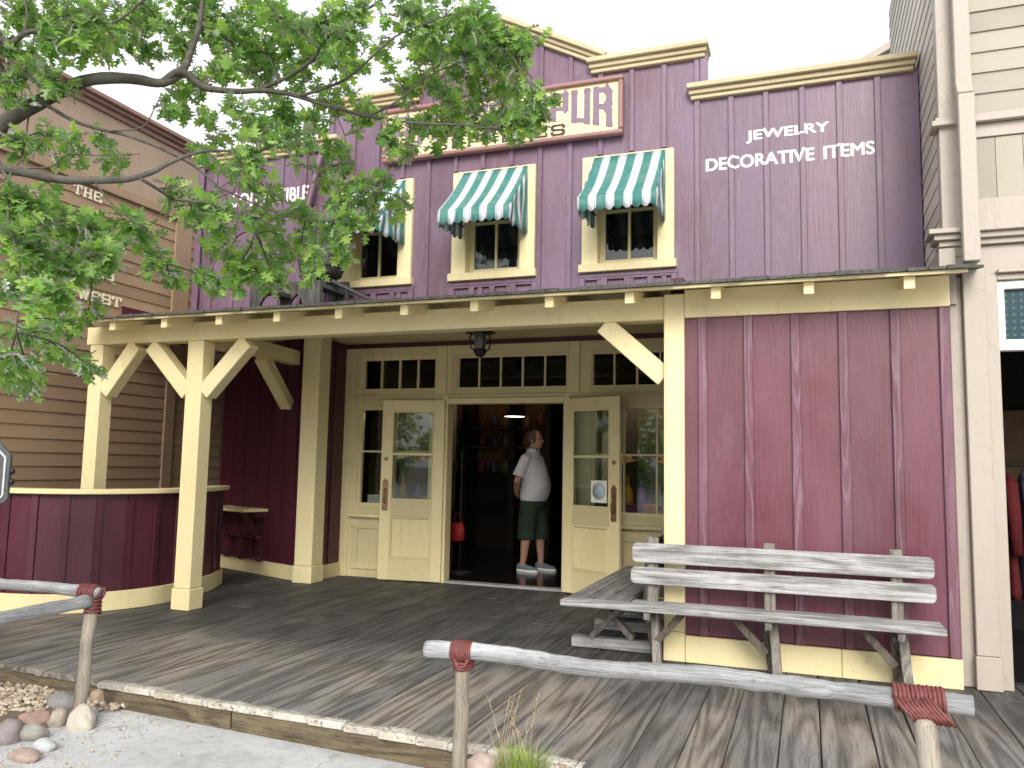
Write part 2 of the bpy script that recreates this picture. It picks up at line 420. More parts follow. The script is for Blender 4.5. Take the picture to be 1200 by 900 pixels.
def cut(rects, holes):
    for hx0, hx1, hz0, hz1 in holes:
        out = []
        for x0, x1, z0, z1 in rects:
            if hx0 >= x1 or hx1 <= x0 or hz0 >= z1 or hz1 <= z0: out.append((x0, x1, z0, z1)); continue
            if hx0 > x0: out.append((x0, hx0, z0, z1))
            if hx1 < x1: out.append((hx1, x1, z0, z1))
            a, b = max(x0, hx0), min(x1, hx1)
            if hz0 > z0: out.append((a, b, z0, hz0))
            if hz1 < z1: out.append((a, b, hz1, z1))
        rects = out
    return rects

def tag(o, label=None, cat=None, group=None, kind=None):
    if label: o['label'] = label
    if cat: o['category'] = cat
    if group: o['group'] = group
    if kind: o['kind'] = kind
    return o
def thing(name, loc, label, cat, group=None):
    o = bpy.data.objects.new(name, None); COL.objects.link(o); o.location = loc; o.empty_display_size = .1
    return tag(o, label, cat, group)
def dup(root, loc=None, rotz=None, label=None):
    r = root.copy(); COL.objects.link(r)
    if loc is not None: r.location = loc
    if rotz is not None: r.rotation_euler.z = rotz
    if label: r['label'] = label
    for ch in list(root.children):
        c = ch.copy(); COL.objects.link(c); c.parent = r
        for g in list(ch.children):
            d = g.copy(); COL.objects.link(d); d.parent = c
    return r

# ------------------------------------------------------------------ lettering
def text_mesh(txt, height, depth, bold=.0):
    cu = bpy.data.curves.new('lettering', 'FONT'); cu.body = txt; cu.size = 1; cu.extrude = depth/2; cu.offset = bold
    o = bpy.data.objects.new('lettering', cu); COL.objects.link(o)
    bpy.context.view_layer.update()
    me = bpy.data.meshes.new_from_object(o.evaluated_get(bpy.context.evaluated_depsgraph_get()))
    vs = [v.co.copy() for v in me.vertices]; fs = [tuple(p.vertices) for p in me.polygons]
    bpy.data.objects.remove(o); bpy.data.curves.remove(cu); bpy.data.meshes.remove(me)
    x0 = min(v.x for v in vs); x1 = max(v.x for v in vs); y0 = min(v.y for v in vs); y1 = max(v.y for v in vs)
    return [Vector(((v.x-x0)/(x1-x0), (v.y-y0)/(y1-y0), v.z)) for v in vs], fs

# slab letters from strokes; unit cell, v up. each stroke = polyline, thickness relative
GL = {
 'S': ([[(.92,.74),(.92,.86),(.80,1),(.22,1),(.08,.86),(.08,.64),(.22,.52),(.78,.48),(.92,.36),(.92,.14),(.80,0),(.20,0),(.08,.14),(.08,.26)]], []),
 'I': ([[(.5,0),(.5,1)]], [(.5,0),(.5,1)]),
 'L': ([[(.25,1),(.25,0),(.92,0),(.92,.28)]], [(.25,1)]),
 'V': ([[(.12,1),(.5,0),(.88,1)]], [(.12,1),(.88,1)]),
 'E': ([[(.92,.76),(.92,1),(.18,1),(.18,0),(.92,0),(.92,.24)],[(.18,.5),(.70,.5)]], []),
 'R': ([[(.18,0),(.18,1),(.70,1),(.84,.86),(.84,.62),(.70,.48),(.18,.48)],[(.70,.46),(.84,.33),(.84,0)]], [(.18,0),(.84,0)]),
 'P': ([[(.18,0),(.18,1),(.78,1),(.82,.96),(.82,.46),(.78,.42),(.18,.42)]], [(.18,0)]),
 'U': ([[(.17,1),(.17,.0)],[(.17,0),(.83,0)],[(.83,0),(.83,1)]], [(.17,1),(.83,1)]),
 'T': ([[(.08,.76),(.08,1),(.92,1),(.92,.76)],[(.5,1),(.5,0)]], [(.5,0)]),
 'H': ([[(.18,0),(.18,1)],[(.82,0),(.82,1)],[(.18,.5),(.82,.5)]], [(.18,0),(.18,1),(.82,0),(.82,1)]),
 'W': ([[(.06,1),(.28,0),(.5,.85),(.72,0),(.94,1)]], [(.06,1),(.94,1)]),
 'A': ([[(.1,0),(.5,1),(.9,0)],[(.26,.36),(.74,.36)]], [(.1,0),(.9,0)]),
 ' ': ([], []),
}
def slab_text(mb, txt, mapf, tx=.2, tz=.14, serif=.17, gap=.12, depth=.004, out=(0,-1,0)):
    """mapf(u 0..1, v 0..1, n) -> world point at height n above the surface; tx,tz stroke thickness in cell units"""
    n = len(txt); step = 0; o = Vector(out)
    W = n+(n-1)*gap
    for i, ch in enumerate(txt):
        strokes, serifs = GL[ch]; ox = i*(1+gap)
        def put(quad):
            nonlocal step
            step += 1; e = depth+.00012*step
            P = [mapf((ox+x)/W, y, 0) for x, y in quad]
            mb.prism(P, o*e)
        for st in strokes:
            for (x0, y0), (x1, y1) in zip(st, st[1:]):
                y0 = tz/2+y0*(1-tz); y1 = tz/2+y1*(1-tz)
                dx, dy = x1-x0, y1-y0; L = math.hypot(dx, dy); ux, uy = dx/L, dy/L
                th = tx*abs(uy)+tz*abs(ux)*1.0
                nx, ny = -uy*th/2, ux*th/2; ex, ey = ux*th*.35*(abs(ux)*tx/tz if False else 1), uy*th*.35
                put([(x0-ex+nx, y0-ey+ny), (x1+ex+nx, y1+ey+ny), (x1+ex-nx, y1+ey-ny), (x0-ex-nx, y0-ey-ny)])
        for sx, sy in serifs:
            y0 = 0 if sy < .5 else 1-tz*.8
            put([(sx-serif, y0), (sx+serif, y0), (sx+serif, y0+tz*.8), (sx-serif, y0+tz*.8)])
    return mb

# ================================================================== SETTING
g = MB().box(-300, 300, -300, 300, -.35, -.162).build('ground', 'soil'); tag(g, kind='structure')
p = MB().box(-40, 40, -40, 16, -.18, -.152).build('pavement', 'pavement'); tag(p, kind='structure')

# boardwalk: planks running away from the step edge
dk = MB(); BOARDS = []
x = -9.2
EDGE = lambda X: 3.80 - .062*X + (0.0 if X > -4.2 else -(X+4.2)*.0)
while x < 3.6:
    wd = random.uniform(.17, .265); BOARDS.append((x, wd))
    y = EDGE(x)+random.uniform(-.012, .014)
    last = 9.05 if x < .9 else 6.9
    while y < last:
        ln = random.uniform(2.2, 4.2); y2 = min(y+ln, last)
        if last-y2 < .7: y2 = last
        dz = random.uniform(-.004, .002)
        z0, z1 = -.040, dz
        # slightly out-of-true plank
        j = [random.uniform(-.004, .004) for _ in range(4)]
        dk.add([(x+j[0]*.3,y,z0),(x+wd+j[1]*.3,y+j[0],z0),(x+wd,y2,z0),(x,y2,z0),(x+j[0]*.3,y,z1+j[2]*.5),(x+wd+j[1]*.3,y+j[0],z1+j[3]*.5),(x+wd,y2,z1),(x,y2,z1)],
               [(0,3,2,1),(4,5,6,7),(0,1,5,4),(1,2,6,5),(2,3,7,6),(3,0,4,7)])
        y = y2+random.uniform(.003, .006)
    x += wd+random.uniform(.004, .009)
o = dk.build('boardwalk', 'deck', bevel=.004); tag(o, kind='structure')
nl = MB(); rn = random.Random(8)
for (bx_, bw_) in BOARDS:
    if bx_ < -6 or bx_ > 1.6: continue
    for r_ in range(5):
        for off in (.035, bw_-.035):
            nx_, ny_ = bx_+off+rn.uniform(-.008, .008), EDGE(bx_)+.07+r_*.61+rn.uniform(-.012, .012)
            nl.add([(nx_+.0052*math.cos(a*1.047), ny_+.0052*math.sin(a*1.047), .0026) for a in range(6)], [(0, 1, 2, 3, 4, 5)])
n_o = nl.build('nail_heads', 'dark_rust', o); n_o['kind'] = 'stuff'
fz = MB()
for a, b in ((-9.2, -6.3), (-6.29, -3.2), (-3.19, -.3), (-.29, 3.6)):
    ya, yb = EDGE(a)+.022, EDGE(b)+.022
    fz.prism([(a, ya, -.25), (b, yb, -.25), (b, yb, -.044), (a, ya, -.044)], (0, .09, 0))
o = fz.build('edge_timber', 'riser', o, bevel=.006)
ud = MB().box(-9.2, 3.6, 4.3, 9.0, -.2, -.06).build('underside', 'soil', o.parent)

# ================================================================== STOREFRONT
SF = thing('storefront', (-2.85, 6.2, 0), 'purple board and batten shop with a stepped gable front and cream porch', 'shop')
YF = 7.3
WINS = [(-4.677, -3.815), (-3.354, -2.468), (-1.99, -1.115)]
WZ = (3.255, 4.385)
XC = -2.845
def topz(X):
    d = abs(X-XC)
    if X < -6.6 or X > .95: return 0
    if d < 1.02: return 5.90-.525*d
    if d < 2.0: return 5.26
    return 4.86
def topsplit(a, b):
    cuts = [a]+[c for c in (XC-2.0, XC-1.02, XC, XC+1.02, XC+2.0) if a+.005 < c < b-.005]+[b]
    return list(zip(cuts, cuts[1:]))
holes = [(a+.05, b-.05, WZ[0]+.05, WZ[1]-.05) for a, b in WINS]
up = MB(); bt = MB()
bp = [.315+.305*k for k in range(-24, 4)]
edges = [x for x in bp if -6.55 < x < .9]
edges = [-6.62]+edges+[.94]
for a, b in zip(edges, edges[1:]):
    for p0, p1 in topsplit(a+.002, b-.002):
        t0, t1 = topz(p0+.001), topz(p1-.001)
        zlow = min(t0, t1)
        base = [(p0, p1, 2.90, zlow-.001)]
        for r in cut(base, holes): up.box(r[0], r[1], YF, YF+.028, r[2], r[3])
        if abs(t0-t1) > .01:
            q = [(p0, YF, zlow), (p1, YF, zlow)]+([(p1, YF, t1)] if t1 > zlow+1e-4 else [])+([(p0, YF, t0)] if t0 > zlow+1e-4 else [])
            up.prism(q, (0, .028, 0))
up.wall((-6.62, .94, 2.9, 4.85), holes, YF+.03, .10)
up.box(XC-2, XC+2, YF+.03, YF+.12, 4.852, 5.25)
up.prism([(XC-1.02, YF+.03, 5.252), (XC+1.02, YF+.03, 5.252), (XC+1.02, YF+.03, 5.36), (XC, YF+.03, 5.89), (XC-1.02, YF+.03, 5.36)], (0, .09, 0))
for x in edges[1:-1]:
    tz = min(topz(x-.03), topz(x+.03))
    for r in cut([(x-.025, x+.025, 2.9, tz)], [(a-.01, b+.01, WZ[0]-.02, WZ[1]+.02) for a, b in WINS]):
        if r[1]-r[0] > .01: bt.box(r[0], r[1], YF-.024, YF-.0005, r[2], r[3])
bt.box(-6.64, -6.56, YF-.026, YF-.0007, 2.9, 4.86)
bt.box(XC-2.04, XC-1.97, YF-.027, YF-.0008, 4.93, 5.26); bt.box(XC+1.97, XC+2.04, YF-.027, YF-.0008, 4.93, 5.26)
w_up = up.build('wall', 'purple_up', SF); w_up['label'] = 'faded lavender purple upper board wall, paled by painted glare'
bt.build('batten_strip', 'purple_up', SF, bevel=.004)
# mass of the building behind the false front
MB().box(-6.6, .93, YF+.14, 14.5, 4.0, 4.2).build('roof', 'shingle', SF)

# cornices
def cornice(mb, x0, x1, zt, endl=True):
    mb.box(x0+.03, x1-.03, YF-.05, YF+.13, zt-.135, zt-.095)
    mb.box(x0+.015, x1-.015, YF-.075, YF+.14, zt-.093, zt-.05)
    mb.box(x0, x1, YF-.115, YF+.16, zt-.048, zt)
for x0, x1, zt in ((-.99, .935, 4.955), (-6.68, XC-2.0+.12, 4.955), (XC+.90, XC+2.05, 5.36), (XC-2.05, XC-.90, 5.36)):
    c = MB(); cornice(c, x0, x1, zt); c.build('cornice', 'cornice', SF, bevel=.006)
for sgn in (-1, 1):
    c = MB()
    A = Vector((XC, YF, 5.975)); B = Vector((XC+sgn*1.10, YF, 5.975-.525*1.10))
    dr = (B-A).normalized(); nz = Vector((-dr.z, 0, dr.x)) if sgn > 0 else Vector((dr.z, 0, -dr.x))
    for (y0, y1, h0, h1) in ((-.05, .13, -.13, -.09), (-.075, .14, -.088, -.05), (-.115, .16, -.048, 0)):
        q = [A+nz*h0, B+nz*h0, B+nz*h1, A+nz*h1]
        q[0].x = q[3].x = XC+sgn*.002
        q[0].z = A.z+h0*1.13; q[3].z = A.z+h1*1.13
        c.prism([(p.x, YF+y0, p.z) for p in q], (0, y1-y0, 0))
    c.build('cornice', 'cornice', SF, bevel=.006)

# upper windows
MAT['dark_backing'] = plain('dim_room', (.02, .022, .028), .8, .3, 6)
for i, (a, b) in enumerate(WINS):
    z0, z1 = WZ
    fr = MB()
    fr.box(a, a+.155, YF-.045, YF+.10, z0+.075, z1); fr.box(b-.155, b, YF-.045, YF+.10, z0+.075, z1)
    fr.box(a+.156, b-.156, YF-.044, YF+.10, z1-.13, z1)
    fr.box(a-.025, b+.025, YF-.075, YF+.10, z0-.005, z0+.073)
    W = fr.build('window', 'cream', SF, bevel=.005)
    sa = MB(); ia, ib, iz0, iz1 = a+.157, b-.157, z0+.075, z1-.132
    sa.box(ia, ia+.05, YF+.06, YF+.10, iz0, iz1); sa.box(ib-.05, ib, YF+.06, YF+.10, iz0, iz1)
    sa.box(ia+.051, ib-.051, YF+.062, YF+.10, iz0, iz0+.055); sa.box(ia+.051, ib-.051, YF+.062, YF+.10, iz1-.05, iz1)
    mzz = (iz0+iz1)/2+.07
    sa.box(ia+.051, ib-.051, YF+.063, YF+.098, mzz-.014, mzz+.014)
    xm = (ia+ib)/2
    sa.box(xm-.012, xm+.012, YF+.066, YF+.096, iz0+.056, mzz-.015); sa.box(xm-.012, xm+.012, YF+.066, YF+.096, mzz+.015, iz1-.051)
    sa.build('sash', 'cream', W)
    MB().box(ia+.052, ib-.052, YF+.079, YF+.083, iz0+.057, iz1-.052).build('pane', 'glass', W)
    MB().box(ia-.1, ib+.1, YF+.45, YF+.47, iz0-.1, iz1+.1).build('dark_backing', 'dark_backing', W)  # dark sheet whose colour stands in for the dim room behind
    ap = MB()
    ap.box(a-.03, b+.03, YF-.03, YF-.002, z0-.05, z0-.008)
    nx = 4
    for k in range(nx+1):
        xx = a-.03+(b-a+.06-.06)*k/nx
        ap.box(xx, xx+.06, YF-.029, YF-.002, 3.0, z0-.051)
    for k in range(nx):
        xx = a-.03+(b-a)*k/nx+.06
        ap.box(xx, xx+(b-a)/nx-.06+.0, YF-.03, YF-.003, z0-.075, z0-.052)
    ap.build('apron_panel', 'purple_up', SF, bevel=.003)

# painted lettering on the right and left wings
def facade_text(txt, x0, x1, z0, z1, bold=.0055, label=None):
    """paint lying on the boards and, where it crosses one, on the face of the batten"""
    vs, fs = text_mesh(txt, 1, 0, 0)
    bounds = [(x-.025, x+.025) for x in edges[1:-1]]
    mb = MB()
    for k, (du, dv) in enumerate(((0, 0), (-bold, 0), (bold, 0), (0, .05), (0, -.05), (-bold*.7, .04), (bold*.7, .04), (bold*.7, -.04), (-bold*.7, -.04))):
        bm = bmesh.new(); V = [bm.verts.new((x0+(x1-x0)*v.x+du, 0, z0+(z1-z0)*(.5+(v.y-.5)*.93+dv*.7))) for v in vs]
        for f in fs:
            try: bm.faces.new([V[i] for i in f])
            except Exception: pass
        for lo, hi in bounds:
            for c in (lo, hi):
                if x0 < c < x1:
                    bmesh.ops.bisect_plane(bm, geom=bm.verts[:]+bm.edges[:]+bm.faces[:], plane_co=(c, 0, 0), plane_no=(1, 0, 0), dist=1e-6)
        for f in bm.faces:
            cx_ = f.calc_center_median().x; on = any(lo < cx_ < hi for lo, hi in bounds)
            Y = (YF-.0250 if on else YF-.0012)-.00018*k
            q = [(v.co.x, Y, v.co.z) for v in f.verts]
            if f.normal.y > 0: q.reverse()
            mb.add(q, [tuple(range(len(q)))])
        bm.free()
    o = mb.build('lettering', 'white_worn', SF); o['label'] = label or 'white painted word '+txt
    return o
facade_text('JEWELRY', -.467, .225, 4.355, 4.475)
facade_text('DECORATIVE', -.825, .10, 4.133, 4.255)
facade_text('ITEMS', .185, .585, 4.133, 4.255)
facade_text('COLLECTIBLE', -6.17, -5.115, 4.29, 4.46, label='white painted word on the left wing')

# ---- lower right block
lw = MB(); lb = MB()
YL = 6.2
lx = [-.87, -.735, -.40, -.068, .257, .597, .94]
for a, b in zip(lx, lx[1:]): lw.box(a+.002, b-.002, YL, YL+.03, .2, 2.6)
lw.box(-.87, .94, YL+.032, YL+.12, 0, 2.78)
for x in lx[1:-1]: lb.box(x-.033, x+.033, YL-.024, YL-.0005, .195, 2.57)
lb.box(.872, .94, YL-.024, YL-.0005, .195, 2.57)
o = lw.build('wall', 'purple', SF); o['label'] = 'deep maroon lower board wall behind the bench'
lb.build('batten_strip', 'purple_batten', SF, bevel=.005)
MB().box(-.868, .945, YL-.034, YL-.001, 2.572, 2.79).build('frieze_board', 'cream_h', SF, bevel=.004)
bb = MB(); bb.box(-.868, .2, YL-.036, YL-.001, 0, .192); bb.box(.203, .945, YL-.036, YL-.001, 0, .192)
bb.build('baseboard', 'cream_h', SF, bevel=.004)
cp = MB(); cp.box(-1.025, -.87, YL-.04, YL+.14, .215, 2.76); cp.box(-1.03, -.871, YL-.045, YL+.14, 0, .212)
cp.build('post', 'cream', SF, bevel=.006)
sw = MB()
for k in range(8): sw.box(-1.0, -.97, 6.345+k*.33, 6.345+k*.33+.326, .19, 2.93)
sw.box(-.968, -.9, 6.345, 8.98, 0, 2.93)
for k in range(1, 8): sw.box(-1.02, -1.0005, 6.345+k*.33-.03, 6.345+k*.33+.03, .19, 2.93)
sw.build('wall', 'purple_shaded', SF)
MB().box(-1.03, -.99, 6.345, 8.93, 0, .185).build('baseboard', 'cream', SF)

# ---- porch roof
EX0, EX1 = -6.75, 1.0
EY, EZ = 5.80, 2.722
SL = .20
def rz(y): return EZ+(y-EY)*SL
rd = MB()
rd.prism([(EX0, EY, EZ), (EX0, YF-.03, rz(YF-.03)), (EX0, YF-.03, rz(YF-.03)+.022), (EX0, EY, EZ+.022)], (EX1-EX0, 0, 0))
PR = rd.build('porch_roof', 'cream_h', SF)
sh = MB()
for row in range(7):
    y0 = EY-.035+row*.21
    x = EX0-.03
    while x < EX1+.03:
        wd = random.uniform(.09, .19); y00 = y0+random.uniform(-.015, .015)
        zz = rz(y00)+.024+.004
        sh.prism([(x, y00, zz), (x, y00+.26, zz+.26*SL-.004), (x, y00+.26, zz+.26*SL+.004), (x, y00, zz+.020+random.uniform(0, .010))], (wd-.004, 0, 0))
        x += wd
sh.build('shingle_courses', 'shingle', PR)
for k in range(12):
    X = -6.275+.6305*k
    if X > .95: X = .93
    rf = MB()
    y0, y1 = EY+.05, 7.2
    rf.prism([(X-.035, y0, rz(y0)-.092), (X-.035, y1, rz(y1)-.092), (X-.035, y1, rz(y1)-.002), (X-.035, y0, rz(y0)-.002)], (.07, 0, 0))
    rf.build('rafter', 'cream', SF, bevel=.004)
MB().box(-6.98, -1.026, 6.2, 6.37, 2.572, 2.755).build('beam', 'cream_h', SF, bevel=.008)
o = MB().box(-7.45, -.98, 6.8, 9.0, 2.935, 2.96).build('ceiling', 'cream_h', SF)
MB().box(.9, 1.0, 6.25, 7.3, 2.6, 3.0).build('end_panel', 'taupe', SF)
MB().box(-6.72, -6.70, 6.37, 7.3, 2.72, 3.0).build('end_panel', 'purple_shaded', SF)

# posts with braces
def post(x0, x1, y0, y1, zt=2.571, base=True):
    pm = MB()
    if base:
        pm.box(x0, x1, y0, y1, .20, zt); pm.box(x0-.012, x1+.012, y0-.012, y1+.012, 0, .198)
    else: pm.box(x0, x1, y0, y1, 0, zt)
    return pm.build('post', 'cream', SF, bevel=.008)
post(-5.67, -5.48, 6.205, 6.375)
post(-6.93, -6.76, 6.205, 6.37)
post(-5.70, -5.46, 8.16, 8.40, 2.934)
def brace(a, b, wd=.14, ht=.155):
    """straight knee brace; ends run into the post and beam"""
    m_ = MB().bar(a, b, wd, ht); return m_.build('brace', 'cream', SF, bevel=.007)
YB = 6.29
brace((-5.48, YB, 2.06), (-5.00, YB, 2.55)); brace((-5.67, YB, 2.06), (-6.16, YB, 2.55))
brace((-6.75, YB, 2.08), (-6.36, YB, 2.56))
brace((-1.03, YB, 2.12), (-1.52, YB, 2.56))
MB().bar((-5.66, 6.38, 2.67), (-5.86, 8.22, 2.67), .15, .17).build('beam', 'cream', SF, bevel=.006)
brace((-5.83, 7.55, 2.60), (-5.98, 8.28, 2.10), .14, .14)

# ---- angled wall at the back left and its return
A0, A1 = Vector((-7.49, 8.95, 0)), Vector((-5.60, 8.24, 0))
ad = (A1-A0).normalized(); an = Vector((ad.y, -ad.x, 0)); AL = (A1-A0).length
aw = MB()
nb = 7
for k in range(nb):
    s0, s1 = AL*k/nb+.002, AL*(k+1)/nb-.002
    aw.prism([A0+ad*s0+Vector((0,0,.02)), A0+ad*s1+Vector((0,0,.02)), A0+ad*s1+Vector((0,0,2.93)), A0+ad*s0+Vector((0,0,2.93))], -an*.03)
    if k: 
        c = A0+ad*(AL*k/nb)
        aw.obox(c+an*.011+Vector((0,0,1.56)), ad*.03, an*.0105, Vector((0,0,1.37)))
aw.prism([A0-an*.032, A1-an*.032, A1-an*.032+Vector((0,0,2.93)), A0-an*.032+Vector((0,0,2.93))], -an*.1)
o = aw.build('wall', 'purple_shaded', SF); o['label'] = 'shade-darkened maroon wall set at an angle in the porch'
MB().obox((A0+A1)/2+an*.016+Vector((0,0,.085)), ad*(AL/2-.01), an*.016, Vector((0,0,.085))).build('baseboard', 'cream', SF, bevel=.004)
rw = MB()
for k in range(2): rw.box(-5.60, -5.57, 8.402+k*.27, 8.402+k*.27+.266, .02, 2.93)
rw.box(-5.57, -5.553, 8.66, 8.70, .17, 2.93)
rw.build('wall', 'purple_shaded', SF)
MB().box(-5.568, -5.545, 8.402, 8.93, 0, .165).build('baseboard', 'cream', SF)

# ---- door wall
YD = 8.95
TR = [(-5.33, -4.30, 4), (-4.01, -2.61, 5), (-2.32, -1.27, 4)]
TZ = (2.335, 2.735)
DX0, DX1, DZ = -4.10, -2.64, 2.20
SWN = [(-5.36, -4.34), (-2.31, -1.20)]
SWZ = (.88, 2.12)
hol = [(a, b, *TZ) for a, b, n in TR]+[(DX0, DX1, -.1, DZ)]+[(a, b, *SWZ) for a, b in SWN]
dw = MB().wall((-5.64, -1.03, 0, 2.875), hol, YD, .09)
o = dw.build('wall', 'cream', SF); o['label'] = 'cream panelled entrance front with transom lights'
MB().box(-5.64, -1.03, YD+.002, YD+.09, 2.876, 2.934).build('frieze_board', 'purple_shaded', SF)
tm = MB()
# pilaster strips, heads, sills, panel mouldings
for xx in (-5.62, -4.275, -2.585, -1.2):
    tm.box(xx, xx+.13 if xx > -5 else xx+.16, YD-.022, YD-.0005, 0 if xx < -5 else 2.255, 2.87)
tm.box(-5.45, -1.07, YD-.03, YD-.0007, 2.225, 2.27)
tm.box(-5.455, -4.28, YD-.014, YD-.0006, 2.77, 2.868); tm.box(-4.14, -2.59, YD-.014, YD-.0006, 2.77, 2.868); tm.box(-2.45, -1.21, YD-.014, YD-.0006, 2.77, 2.868)
for a, b in SWN:
    tm.box(a-.07, b+.05, YD-.075, YD-.0009, .74, .785)
    tm.box(a-.05, b+.04, YD-.02, YD-.0009, .60, .64); tm.box(a-.05, b+.04, YD-.02, YD-.0009, .10, .17)
    tm.box(a-.05, a+.04, YD-.019, YD-.0009, .171, .599); tm.box(b-.05, b+.04, YD-.019, YD-.0009, .171, .599)
    for q in range(1, 6):
        xx = a+.04+(b-a-.09)*q/6; tm.box(xx-.004, xx+.004, YD-.006, YD-.001, .172, .598)
tm.build('trim', 'cream', SF, bevel=.004)
# door jambs
jm = MB(); jm.box(DX0-.075, DX0-.001, YD-.045, YD+.12, 0, DZ+.05); jm.box(DX1+.001, DX1+.075, YD-.045, YD+.12, 0, DZ+.05); jm.box(DX0, DX1, YD-.044, YD+.12, DZ-.05, DZ+.02)
jm.build('door_frame', 'cream', SF, bevel=.005)
MB().box(DX0, DX1, YD-.05, YD+.13, .002, .028).build('threshold', 'grey_wood', SF, bevel=.006)
def muntins(mb, a, b, z0, z1, nx, zs, y, w_=.022, fr_=.03):
    mb.box(a, a+fr_, y-.03, y+.03, z0, z1); mb.box(b-fr_, b, y-.03, y+.03, z0, z1)
    mb.box(a+fr_+.0005, b-fr_-.0005, y-.029, y+.03, z0, z0+fr_); mb.box(a+fr_+.0005, b-fr_-.0005, y-.029, y+.03, z1-fr_, z1)
    for k in range(1, nx):
        xx = a+(b-a)*k/nx; mb.box(xx-w_/2, xx+w_/2, y-.025, y+.025, z0+fr_+.0005, z1-fr_-.0005)
    for zz in zs: mb.box(a+fr_+.001, b-fr_-.001, y-.023, y+.023, zz-w_/2, zz+w_/2)
for a, b, n in TR:
    mb = MB(); muntins(mb, a, b, *TZ, n, [], YD+.045, fr_=.018)
    W = mb.build('transom_window', 'cream', SF)
    MB().box(a+.01, b-.01, YD+.043, YD+.047, TZ[0]+.01, TZ[1]-.01).build('pane', 'smoked', W)
for i, (a, b) in enumerate(SWN):
    mb = MB(); muntins(mb, a, b, *SWZ, 2 if i == 0 else 3, [1.56], YD+.045, fr_=.035)
    W = mb.build('shop_window', 'cream', SF)
    MB().box(a+.01, b-.01, YD+.043, YD+.047, SWZ[0]+.01, SWZ[1]-.01).build('pane', 'glass', W)

# door leaves (local: hinge at origin, leaf along +x, face -y), then turned open
def leaf_door(hinge, ang, side, sticker=False):
    L, Hd = .80, 2.19
    def put(mb, name, mat, par, bev=0):
        M = Matrix.Translation(hinge) @ Matrix.Rotation(ang, 4, 'Z')
        mb.v = [tuple(M @ Vector(v)) for v in mb.v]
        return mb.build(name, mat, par, bevel=bev)
    d = MB(); t0, t1 = -.022, .022
    d.box(0, .135, t0, t1, .015, Hd); d.box(L-.135, L, t0, t1, .015, Hd)
    d.box(.136, L-.136, t0, t1, Hd-.15, Hd); d.box(.136, L-.136, t0, t1, .015, .27); d.box(.136, L-.136, t0, t1, .78, .99)
    d.box(.136, L-.136, t0+.002, t1-.002, 1.515, 1.545)
    d.box(.136, L-.136, t0+.014, t1-.014, .271, .779)
    for s_ in (-1, 1):
        y0, y1 = (t0-.006, t0+.012) if s_ < 0 else (t1-.012, t1+.006)
        d.box(.136, .165, y0, y1, .271, .779); d.box(L-.165, L-.136, y0, y1, .271, .779); d.box(.166, L-.166, y0, y1, .271, .30); d.box(.166, L-.166, y0, y1, .75, .779)
        yy = (t0+.010, t0+.0145) if s_ < 0 else (t1-.0145, t1-.010)
        for q in range(1, 4): d.box(.166+(L-.332)*q/4-.004, .166+(L-.332)*q/4+.004, *yy, .301, .749)
        d.box(.136, .15, y0+.002, y1, .991, Hd-.151); d.box(L-.15, L-.136, y0+.002, y1, .991, Hd-.151)
    D = put(d, 'door', 'cream', SF, .003)
    put(MB().box(.13, L-.13, -.003, .003, .985, Hd-.145), 'pane', 'glass', D)
    for s_ in (side,):
        h = MB(); yy = -.024
        h.box(L-.105, L-.03, yy-.008, yy-.0005, .84, 1.19)
        h.prism([(L-.105, yy-.008, 1.1905), (L-.03, yy-.008, 1.1905), (L-.0675, yy-.008, 1.235)], (0, .0075, 0))
        h.tube([(L-.0675, yy-.008, .93), (L-.0675, yy-.045, .95), (L-.0675, yy-.05, 1.02), (L-.0675, yy-.045, 1.09), (L-.0675, yy-.008, 1.11)], .010, 8)
        h.lathe([(.001, 0), (.018, .0), (.018, .006)], (0, 0, 0), 10)
        n0 = len(h.v)-30
        for q in range(n0, len(h.v)):
            v = h.v[q]; h.v[q] = (L-.0675+v[0], yy-.008-v[2], .885+v[1])
        if s_ > 0: h.v = [(v[0], -v[1], v[2]) for v in h.v]; h.f = [tuple(reversed(f)) for f in h.f]
        put(h, 'handle', 'brass', D, .002)
        k = MB(); k.lathe([(.001, 0), (.024, 0), (.024, .008), (.012, .012)], (0, 0, 0), 14)
        k.v = [(L-.0675+v[0], yy-v[2], 1.47+v[1]) for v in k.v]
        if s_ > 0: k.v = [(v[0], -v[1], v[2]) for v in k.v]; k.f = [tuple(reversed(f)) for f in k.f]
        put(k, 'lock', 'brass', D)
    if sticker:
        s1 = MB().box(.40, .62, -.0085, -.0045, 1.03, 1.27); S1 = put(s1, 'notice', 'white', D)
        s2 = MB(); s2.lathe([(.001, 0), (.085, 0), (.085, .001)], (0, 0, 0), 28); s2.v = [(.51+v[0], -.009-v[2], 1.155+v[1]) for v in s2.v]
        put(s2, 'seal', plain('pale_blue_print', (.42, .52, .60), .6, .2, 40), S1)
        s3 = MB()
        for q in range(24):
            a_ = 2*math.pi*q/24; s3.obox((.51+.092*math.cos(a_), -.0095, 1.155+.092*math.sin(a_)), (.012*math.sin(a_), 0, -.012*math.cos(a_)), (0, .0006, 0), (.004*math.cos(a_), 0, .004*math.sin(a_)))
        put(s3, 'seal_ring', plain('tan_print', (.50, .38, .20), .6), S1)
    return D
leaf_door((DX0-.03, YD-.065, 0), R(180+7), 1)
dd = leaf_door((DX1+.03, YD-.065, 0), R(-25), -1, True)

